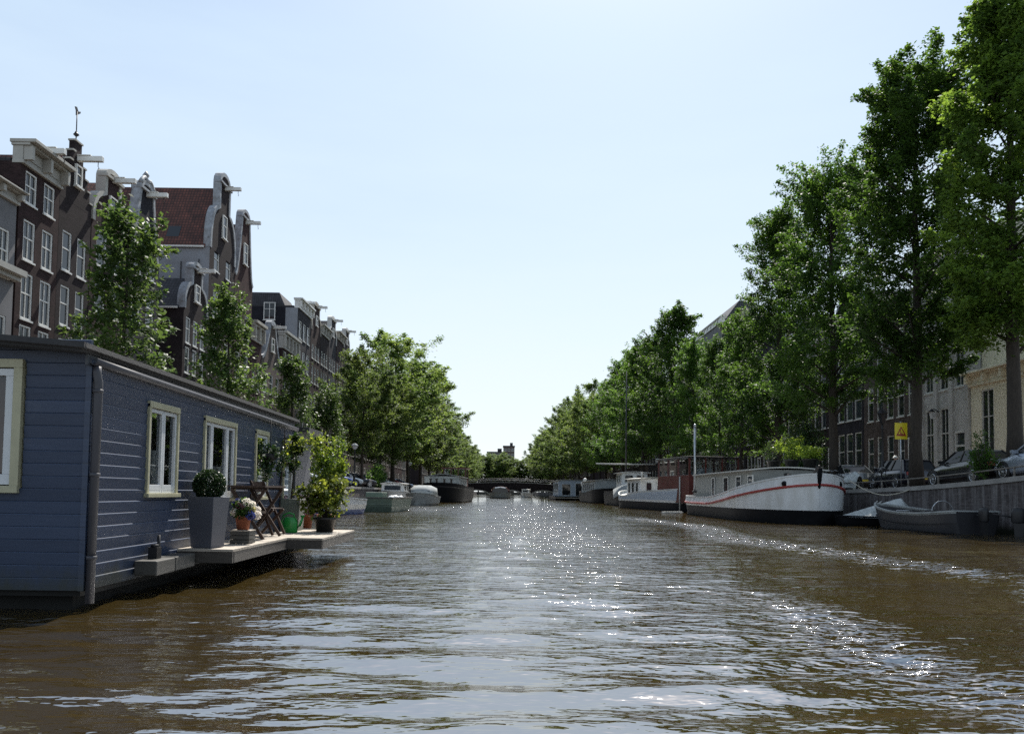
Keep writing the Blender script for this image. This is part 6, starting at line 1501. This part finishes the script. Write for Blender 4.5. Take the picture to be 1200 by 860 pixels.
# ------------------------------------------------------------------ cars
def carpaint(name, c, metal=0.3):
    return mat(name, c, 0.3, metal=metal, var=0.06, scale=1, coat=0.8)
M['carglass'] = glass('car_glass', (0.008,0.009,0.010), 0.03, 0.02); M['carglass'].node_tree.nodes['Principled BSDF'].inputs['Specular IOR Level'].default_value = 0.15
M['lampglass'] = mat('lamp_glass', (0.62,0.64,0.66), 0.15, var=0.1)
M['taillamp'] = mat('tail_lamp', (0.28,0.01,0.01), 0.2, var=0.1)
_wh = {}
def car(name, label, cat, loc, rz, paint, style='saloon', tilt=0.0, group=None):
    """local +y is the nose"""
    t = thing(name, label, cat, loc, rz, group); t.rotation_euler.x = tilt
    S = {'saloon': dict(L=4.5, W=1.78, H=1.43, st=[(-2.25,.62,.60,.80),(-2.15,.34,.93,.86),(-1.45,.24,.99,.99),(-.9,.22,.97,1),(0.0,.20,.94,1),(0.85,.20,.92,1),(1.3,.22,.86,.99),(1.9,.26,.75,.93),(2.17,.32,.64,.84),(2.25,.42,.52,.76)], cab=(-1.75,-0.95,0.1,1.05)),
         'hatch': dict(L=4.0, W=1.70, H=1.46, st=[(-2.0,.42,.62,.86),(-1.95,.32,.95,.90),(-1.4,.24,.98,.99),(-.7,.21,.96,1),(0.1,.20,.94,1),(0.85,.20,.92,1),(1.2,.22,.87,.98),(1.65,.27,.77,.93),(1.92,.33,.66,.84),(2.0,.42,.54,.76)], cab=(-1.93,-1.55,0.25,1.05))}[style]
    Wd = S['W']/2
    b = MB(); rings = []
    for y, zb, zt_, k in S['st']:
        w = Wd*k
        rings.append([(-w*.93,y,zb),(-w,y,zb+.12),(-w*1.0,y,(zb+zt_)/2+.05),(-w*.985,y,zt_-.06),(-w*.90,y,zt_),(0,y,zt_+.035),(w*.90,y,zt_),(w*.985,y,zt_-.06),(w*1.0,y,(zb+zt_)/2+.05),(w,y,zb+.12),(w*.93,y,zb)])
    b.loft(rings); b.build('body', paint, t)
    y0, y1, y2, y3 = S['cab']; H = S['H']
    def cabring(y, z, w): return [(-w,y,z),(w,y,z)]
    zb = 0.90; wb, wt = Wd*.90, Wd*.70
    g = MB()
    q = [(-wb,y0,zb),(wb,y0,zb),(wb,y3,zb-.02),(-wb,y3,zb-.02)]; p = [(-wt,y1,H-.03),(wt,y1,H-.03),(wt,y2,H-.02),(-wt,y2,H-.02)]
    g.loft([q, p], smooth=False, cap=False); g.build('glass', M['carglass'], t)
    r = MB(); ym = (y1+y2)/2
    r.loft([[(-wt-.01,y,z-.03),(-wt*.8,y,z+.015),(0,y,z+.03),(wt*.8,y,z+.015),(wt+.01,y,z-.03),(0,y,z-.04)] for y, z in ((y1-.08,H-.05),(y1+.15,H-.015),(ym,H),(y2-.1,H-.012),(y2+.08,H-.045))]); r.build('roof', paint, t)
    for sg in (-1, 1):
        for (ya, yb_) in ((y0,y1),(y3,y2)): pl = MB(); pl.bar((sg*wb,ya,zb-.02),(sg*(wt),yb_,H-.03),.07,.06); pl.build('pillar', paint, t)
        pl = MB(); pl.bar((sg*(wb+.004),(y0+y3)/2-.05,zb),(sg*(wt+.006),ym-.05,H-.03),.09,.035); pl.build('pillar', paint, t)
    for sg in (-1, 1):
        for yw in (S['L']/2-.82, -S['L']/2+.80):
            if 'ty' not in _wh:
                a = MB(); a.tube([(-.10,0,0),(.10,0,0)],.33,24); o = a.build('tyre', M['rubber']); COL.objects.unlink(o); _wh['ty'] = o.data
                a = MB(); 
                a.v=[]; a.tube([(.101,0,0),(.108,0,0)],.225,24,1)
                for i in range(7):
                    th = 2*PI*i/7; a.bar((.112,0.02*math.cos(th),.02*math.sin(th)),(.112,.21*math.cos(th),.21*math.sin(th)),.012,.055)
                a.tube([(.109,.215*math.cos(2*PI*i/24),.215*math.sin(2*PI*i/24)) for i in range(25)],.018,5,0,cap=False); a.tube([(.10,0,0),(.125,0,0)],.05,12,0)
                o = a.build('rim', [M['alloy'], M['iron']]); COL.objects.unlink(o); _wh['rim'] = o.data
            wo = bpy.data.objects.new('wheel', _wh['ty']); COL.objects.link(wo); wo.parent = t; wo.location = (sg*(Wd-.10), yw, .33); wo.rotation_euler = (0,0,0 if sg > 0 else PI)
            ri = bpy.data.objects.new('rim', _wh['rim']); COL.objects.link(ri); ri.parent = wo
            wa = MB(); wa.tube([(sg*(Wd-.04),yw,.34),(sg*(Wd+.006),yw,.34)],.385,24); wa.build('wheel_well_shade', M['rubber'], t)  # dark disc stands in for the shade inside the wheel well
        f = MB(); f.loft([[(sg*Wd*.50,S['L']/2-.12,.56),(sg*Wd*.80,S['L']/2-.26,.56),(sg*Wd*.86,S['L']/2-.42,.70),(sg*Wd*.5,S['L']/2-.22,.68)],[(sg*Wd*.50,S['L']/2-.02,.55),(sg*Wd*.80,S['L']/2-.14,.56),(sg*Wd*.93,S['L']/2-.40,.71),(sg*Wd*.5,S['L']/2-.12,.69)]], smooth=False); f.build('headlight', M['lampglass'], t)
        f = MB(); f.box(min(sg*Wd*.55,sg*Wd*.84),max(sg*Wd*.55,sg*Wd*.84),-S['L']/2-.01,-S['L']/2+.1,.70,.84); f.build('tail_light', M['taillamp'], t)
        f = MB(); f.loft([[(sg*(Wd*.92),y3-.35+d,.93+z) for d,z in ((-.09,0),(.06,0),(.06,.13),(-.09,.13))],[(sg*(Wd+.16),y3-.35+d,.95+z) for d,z in ((-.08,0),(.03,0),(.03,.11),(-.08,.11))]], smooth=False); f.build('mirror', paint, t)
    f = MB(); f.box(-.26,.26,-S['L']/2-.02,-S['L']/2+.02,.50,.60); f.build('number_plate', mat('plate_yellow',(0.55,0.42,0.03),0.5) if 'plate' not in M else M['plate'], t)
    s = MB(); s.box(-Wd*.9,Wd*.9,-S['L']/2+.25,S['L']/2-.25,.16,.30); s.build('sill', M['rubber'], t)
    return t
def slope(y): return math.atan((zr(y+1.5)-zr(y-1.5))/3.0)
p_black, p_navy, p_silver = carpaint('black_car_paint',(0.008,0.008,0.010)), carpaint('navy_car_paint',(0.008,0.010,0.022)), carpaint('silver_car_paint',(0.42,0.47,0.56),0.6)
p_white, p_blue, p_grey, p_red = carpaint('white_car_paint',(0.62,0.63,0.64),0), carpaint('blue_car_paint',(0.03,0.06,0.22)), carpaint('grey_car_paint',(0.16,0.17,0.18),0.6), carpaint('red_car_paint',(0.25,0.02,0.02))
GR_CR, GR_CL = 'cars parked along the right quay', 'cars parked on the left quay'
CX = 19.55
car('parked_car', 'silver blue car at the right edge, only its front half in the picture', 'car', (CX, 28.05, zr(28.05)+.02), 0, p_silver, 'saloon', slope(28), GR_CR)
car('parked_car', 'glossy black saloon between the thick elm trunk and the silver blue car', 'car', (CX+.1, 33.0, zr(33)+.02), 0, p_black, 'saloon', slope(33), GR_CR)
car('parked_car', 'dark navy hatchback left of the thick elm trunk', 'car', (CX+.25, 39.3, zr(39.3)), 0, p_navy, 'hatch', 0, GR_CR)
car('parked_car', 'black car behind the covered moped, left of the navy hatchback', 'car', (CX+.2, 45.4, zr(45)), 0, p_grey, 'saloon', 0, GR_CR)
lc = [(54.5,'white car nosed towards the water, nearest on the left quay',p_white),(60,'silver car right of the nearest white one on the left quay',p_silver),(66,'blue car on the left quay between silver and white ones',p_blue),(72,'second white car along the left quay',p_white),(79,'dark navy car on the left quay before the hedge end',p_navy),(87,'grey car on the left quay behind the launch',p_grey),(95,'white car on the left quay just left of the dark barge bow',p_white),(104,'red car on the left quay behind the dark barge',p_red),(113,'silver car furthest along the left quay',p_silver)]
for i, (y, lab, p) in enumerate(lc):
    car('parked_car', lab, 'car', (-14.4 if i%2 else -14.5, y, zl(y)), R(-62), p, 'saloon' if i%3 else 'hatch', 0, GR_CL)
# ------------------------------------------------------------------ railing on the right quay
t = thing('quay_railing', 'low iron tube railing along the edge of the right quay', 'railing', (0,0,0))
b = MB(); ys = [20+1.0*i for i in range(34)]
b.tube([(XR+.12, y, zr(y)+.36) for y in ys], .03, 8); b.build('rail', M['railpaint'], t)
for y in [20.5+2.4*i for i in range(14)]:
    b = MB(); b.tube([(XR+.12,y,zr(y)),(XR+.12,y,zr(y)+.36)],.035,8); b.lathe([(.07,0),(.05,.05)],8,(XR+.12,y,zr(y)+.02)); b.build('post', M['railpaint'], t)
# climbing shrub at the rail
t = thing('quay_shrub', 'leafy climbing shrub on the railing in front of the black car', 'plant', (18.15, 29.9, zr(29.9)))
b = MB(); rs = random.Random(2)
for i in range(9): a = rs.uniform(0,6.28); b.tube([(0,0,0),(.2*math.cos(a),.2*math.sin(a),.7),(.45*math.cos(a),.3*math.sin(a),1.2+rs.uniform(0,.75))],[.018,.012,.005],5)
b.build('stem', M['bark'], t)
bush('foliage', t, (0,0,.72), .62, 1500, .10, M['elm'], 61, squash=(.75,.75,1.15), clumps=26)
bush('upper_sprays', t, (-.1,0,1.55), .5, 240, .085, M['young'], 62, squash=(.8,.8,.95), clumps=14)
# yellow warning sign with a red triangle, a small digger figure is only dark marks
M['signyellow'] = mat('sign_yellow', (0.72,0.60,0.02), 0.4, var=0.04)
M['signred'] = mat('sign_red', (0.30,0.03,0.02), 0.4, var=0.05)
sp_ = pt(1056, 505, Y=36.6)
t = thing('road_sign', 'square yellow sign with a red bordered triangle on a post by the elm', 'sign', (sp_.x, 36.6, zr(36.6)))
zc = sp_.z-zr(36.6)
b = MB(); b.tube([(0,.04,0),(0,.04,zc+.45)],.03,8); b.build('post', M['steel'], t)
b = MB(); b.box(-.29,.29,0,.012,zc-.38,zc+.38); so_ = b.build('panel', M['signyellow'], t, bevel=.004)
b = MB()
def tri(s, y, mi): b.add([(-.24*s,y,zc-.20*s-.03),(.24*s,y,zc-.20*s-.03),(0,y,zc+.25*s-.03)],[(0,1,2)],mi)
tri(1.0,-.003,0); tri(.58,-.006,1); b.build('triangle', [M['signred'], M['signyellow']], so_)
b = MB(); b.box(-.05,-.015,-.010,-.008,zc-.15,zc-.02); b.box(-.005,.02,-.010,-.008,zc-.15,zc-.06); b.box(.03,.07,-.010,-.008,zc-.15,zc-.10); b.ball((-.03,-.010,zc+.02),.022,8,5); b.build('pictogram', M['signred'], so_)
# lamp posts
def lamp(name, label, loc, kind):
    t = thing(name, label, 'street lamp', loc)
    b = MB(); b.lathe([(.16,0),(.16,.25),(.11,.3),(.09,.9),(.12,.95),(.07,1.0),(.05,3.0),(.08,3.05),(.04,3.12),(.04,3.3)],14); b.build('post', M['iron'], t)
    if kind == 'crown':
        b = MB(); b.lathe([(.10,3.3),(.20,3.75),(.22,3.78)],6,cap=False,smooth=False); b.build('lantern_glass', M['lampglass'] if False else M['darkglass'], t)
        b = MB(); b.lathe([(.26,3.78),(.24,3.84),(.10,4.0),(.04,4.05),(.05,4.12),(.001,4.2)],12)
        for i in range(6): a=PI/3*i; b.bar((.10*math.cos(a),.10*math.sin(a),3.3),(.22*math.cos(a),.22*math.sin(a),3.78),.018,.018)
        b.build('lantern_top', M['iron'], t)
    else:
        b = MB(); b.lathe([(.10,3.3),(.24,3.5),(.25,3.6)],14,cap=False); b.build('lantern_glass', M['lampglass'], t)
        b = MB(); b.lathe([(.32,3.58),(.28,3.68),(.12,3.8),(.001,3.84)],14); b.build('lamp_cap', M['roofpale'], t)
p = pt(1029, 560, Y=40.0); lamp('street_lamp', 'dark iron street lamp standing in front of the navy hatchback', (p.x, 39.5, zr(39.5)), 'crown')
p = pt(415, 560, X=-12.7); lamp('street_lamp', 'iron street lamp with pale cap on the left quay beside the yellow shrub', (-12.7, p.y, zl(p.y)), 'dome')
lamp('street_lamp', 'street lamp further along the left quay near the dark barge', (-12.6, 112, zl(112)), 'dome')
lamp('street_lamp', 'street lamp on the right quay behind the canvas covered bow', (18.3, 92, zr(92)), 'dome')
# wall lantern on the stone house
p = pt(1087, 485, X=26.3)
t = thing('wall_lantern', 'pale lantern on a bracket at the grey stone house', 'lantern', (26.55, p.y, p.z-.3))
b = MB(); b.tube([(.44,0,.45),(.1,0,.62),(0,0,.55)],.025,6); b.build('bracket', M['iron'], t)
b = MB(); b.lathe([(.09,0),(.17,.4),(.19,.42)],6,smooth=False,cap=False); b.build('lantern_glass', M['lampglass'], t)
b = MB(); b.lathe([(.21,.42),(.06,.58),(.001,.64)],10); b.build('lantern_top', M['iron'], t)
# hedge on the left quay
t = thing('hedge', 'dense green hedge under the trees on the left quay', 'hedge', (-12.9, 84, zl(84)))
b = MB()
for i in range(5): b.tube([(0,-4+2*i,0),(0,-4+2*i,1.4)],.04,5)
b.build('stem', M['bark'], t); bush('foliage', t, (0,0,1.35), 1.0, 5200, .17, M['elm'], 71, squash=(.8,4.6,1.15), clumps=90)
# moped under a silver cover
t = thing('covered_moped', 'moped under a crumpled silver cover on the right quay', 'moped', (18.35, 41.4, zr(41.4)))
b = MB(); rs = random.Random(9); ring = []
for i in range(9):
    u = i/8; y = (u-.5)*1.7; h = (.62+.35*math.sin(PI*min(1,u*1.25+.1))+.25*math.exp(-((u-.8)/.1)**2)); w_ = .18+.20*math.sin(PI*u)
    ring.append([(w_*c*rs.uniform(.85,1.15), y+rs.uniform(-.03,.03), h*z) for c, z in ((-1.15,.12),(-1,.55),(-.55,.9),(0,1),(.55,.9),(1,.55),(1.15,.12))])
b.loft(ring, closed=False, smooth=False, cap=False); b.build('cover', M['tarp'], t)
for yy in (-.62,.62): b = MB(); b.tube([(-.05,yy,.22),(.05,yy,.22)],.22,16); b.build('wheel', M['rubber'], t)
# bicycles
def bike(label, loc, rz, m, group):
    t = thing('bicycle', label, 'bicycle', loc, rz, group)
    for yy in (-.52,.52):
        b = MB(); b.tube([(0,yy+.33*math.cos(a),.35+.33*math.sin(a)) for a in [2*PI*i/18 for i in range(19)]],.022,5,cap=False)
        for i in range(8): a = PI*i/4; b.tube([(0,yy,.35),(0,yy+.32*math.cos(a),.35+.32*math.sin(a))],.004,3)
        b.build('wheel', M['rubber'], t)
    b = MB()
    for p_, q_ in (((0,-.52,.35),(0,-.1,.32)),((0,-.1,.32),(0,-.22,.85)),((0,-.52,.35),(0,-.2,.72)),((0,-.1,.32),(0,.36,.72)),((0,-.19,.72),(0,.34,.82)),((0,.52,.35),(0,.33,.98))): b.tube([p_,q_],.018,5)
    b.box(-.07,.07,-.75,-.35,.70,.72); b.build('frame', m, t)
    b = MB(); b.tube([(-.28,.18,1.02),(-.22,.32,1.06),(0,.34,1.0),(.22,.32,1.06),(.28,.18,1.02)],.015,5); b.build('handlebar', M['steel'], t)
    b = MB(); b.loft([[(-.02,-.08,.90),(.02,-.08,.90),(.02,-.08,.94),(-.02,-.08,.94)],[(-.10,-.32,.88),(.10,-.32,.88),(.10,-.32,.95),(-.10,-.32,.95)]], smooth=False); b.build('saddle', M['rubber'], t)
    return t
GR_BQ = 'bicycles on the right quay'
b1 = bike('black bicycle leaning at the quay edge behind the barge bow', (18.2, 44.2, zr(44)), R(70), M['black'], GR_BQ)
dup(b1, (18.25, 42.9, zr(43)), R(100), 'bicycle beside the silver covered moped on the quay', GR_BQ)
dup(b1, (18.3, 38.0, zr(38)), R(12), 'bicycle by the railing in front of the navy hatchback', GR_BQ)
rb_ = random.Random(12)
b2 = bike('bicycle leaning on the bridge railing', (-10, YB0+.55, BTOP(-10)+.18), R(90), M['paleblue'], 'bicycles on the bridge railing')
for i in range(15):
    x = -8.6+1.55*i+rb_.uniform(-.2,.2); dup(b2, (x, YB0+.5+rb_.uniform(0,.3), BTOP(x)+.18), R(90+rb_.choice((0,180))+rb_.uniform(-6,6)), 'bicycle leaning on the bridge railing', 'bicycles on the bridge railing')
# ------------------------------------------------------------------ person in a white hat behind the hatchback
def person(loc, rz):
    t = thing('person', 'person in a white hat and dark jacket standing behind the navy hatchback', 'person', loc, rz)
    me = bpy.data.meshes.new('body'); 
    J = [((0,0,.95),.15),((0,0,1.15),.135),((0,0,1.38),.16),((0,.0,1.50),.06),((0,.01,1.57),.055),((0,.02,1.66),.09),((0,.02,1.74),.088),
         ((.10,0,.90),.10),((.11,.02,.50),.068),((.11,0,.09),.045),((.11,.14,.04),.04),((-.10,0,.90),.10),((-.11,.03,.50),.068),((-.11,0,.09),.045),((-.11,.14,.04),.04),
         ((.19,0,1.42),.07),((.25,.02,1.15),.05),((.24,.16,.95),.036),((.23,.22,.88),.04),((-.19,0,1.42),.07),((-.25,.02,1.15),.05),((-.24,.16,.95),.036),((-.23,.22,.88),.04)]
    E = [(0,1),(1,2),(2,3),(3,4),(4,5),(5,6),(0,7),(7,8),(8,9),(9,10),(0,11),(11,12),(12,13),(13,14),(2,15),(15,16),(16,17),(17,18),(2,19),(19,20),(20,21),(21,22)]
    me.from_pydata([j[0] for j in J], E, []); o = bpy.data.objects.new('body', me); COL.objects.link(o); o.parent = t
    sk = o.modifiers.new('skin','SKIN'); 
    for v, j in zip(me.skin_vertices[0].data, J): v.radius = (j[1], j[1])
    me.skin_vertices[0].data[0].use_root = True
    ss = o.modifiers.new('sub','SUBSURF'); ss.levels = ss.render_levels = 2
    # skin above the collar and at the hands, jacket and trousers by height
    mm, nt, bs = _new('clothed_body'); L = nt.links.new
    tc = N(nt,'ShaderNodeTexCoord'); s = N(nt,'ShaderNodeSeparateXYZ'); L(tc.outputs['Object'], s.inputs[0])
    cr = N(nt,'ShaderNodeValToRGB'); cr.color_ramp.interpolation = 'CONSTANT'; e = cr.color_ramp.elements
    e[0].position = 0; e[0].color = (.02,.025,.05,1); e[1].position = .47; e[1].color = (.05,.05,.06,1); x = e.new(.755); x.color = (.45,.27,.2,1)
    mr = N(nt,'ShaderNodeMath',operation='DIVIDE'); mr.inputs[1].default_value = 2.0; L(s.outputs['Z'], mr.inputs[0]); L(mr.outputs[0], cr.inputs['Fac']); L(cr.outputs['Color'], bs.inputs['Base Color']); bs.inputs['Roughness'].default_value = .8
    me.materials.append(mm)
    b = MB(); b.lathe([(.17,1.75),(.175,1.765),(.105,1.775),(.10,1.85),(.06,1.88),(.001,1.885)],18,(0,.02,0)); b.build('hat', M['white'], t)
    b = MB(); b.ball((0,-.01,1.69),.098,14,8); b.build('hair', M['soil'], t)
    b = MB(); b.loft([[(-.012,.105,1.69),(.012,.105,1.69),(.018,.10,1.64),(-.018,.10,1.64)],[(-.006,.112,1.69),(.006,.112,1.69),(.012,.132,1.645),(-.012,.132,1.645)]],smooth=False); b.build('nose', mat('face_skin',(.45,.27,.2),.6), t)
p = pt(1049, 531, Y=42.5); person((p.x, 42.5, zr(42.5)), R(160))
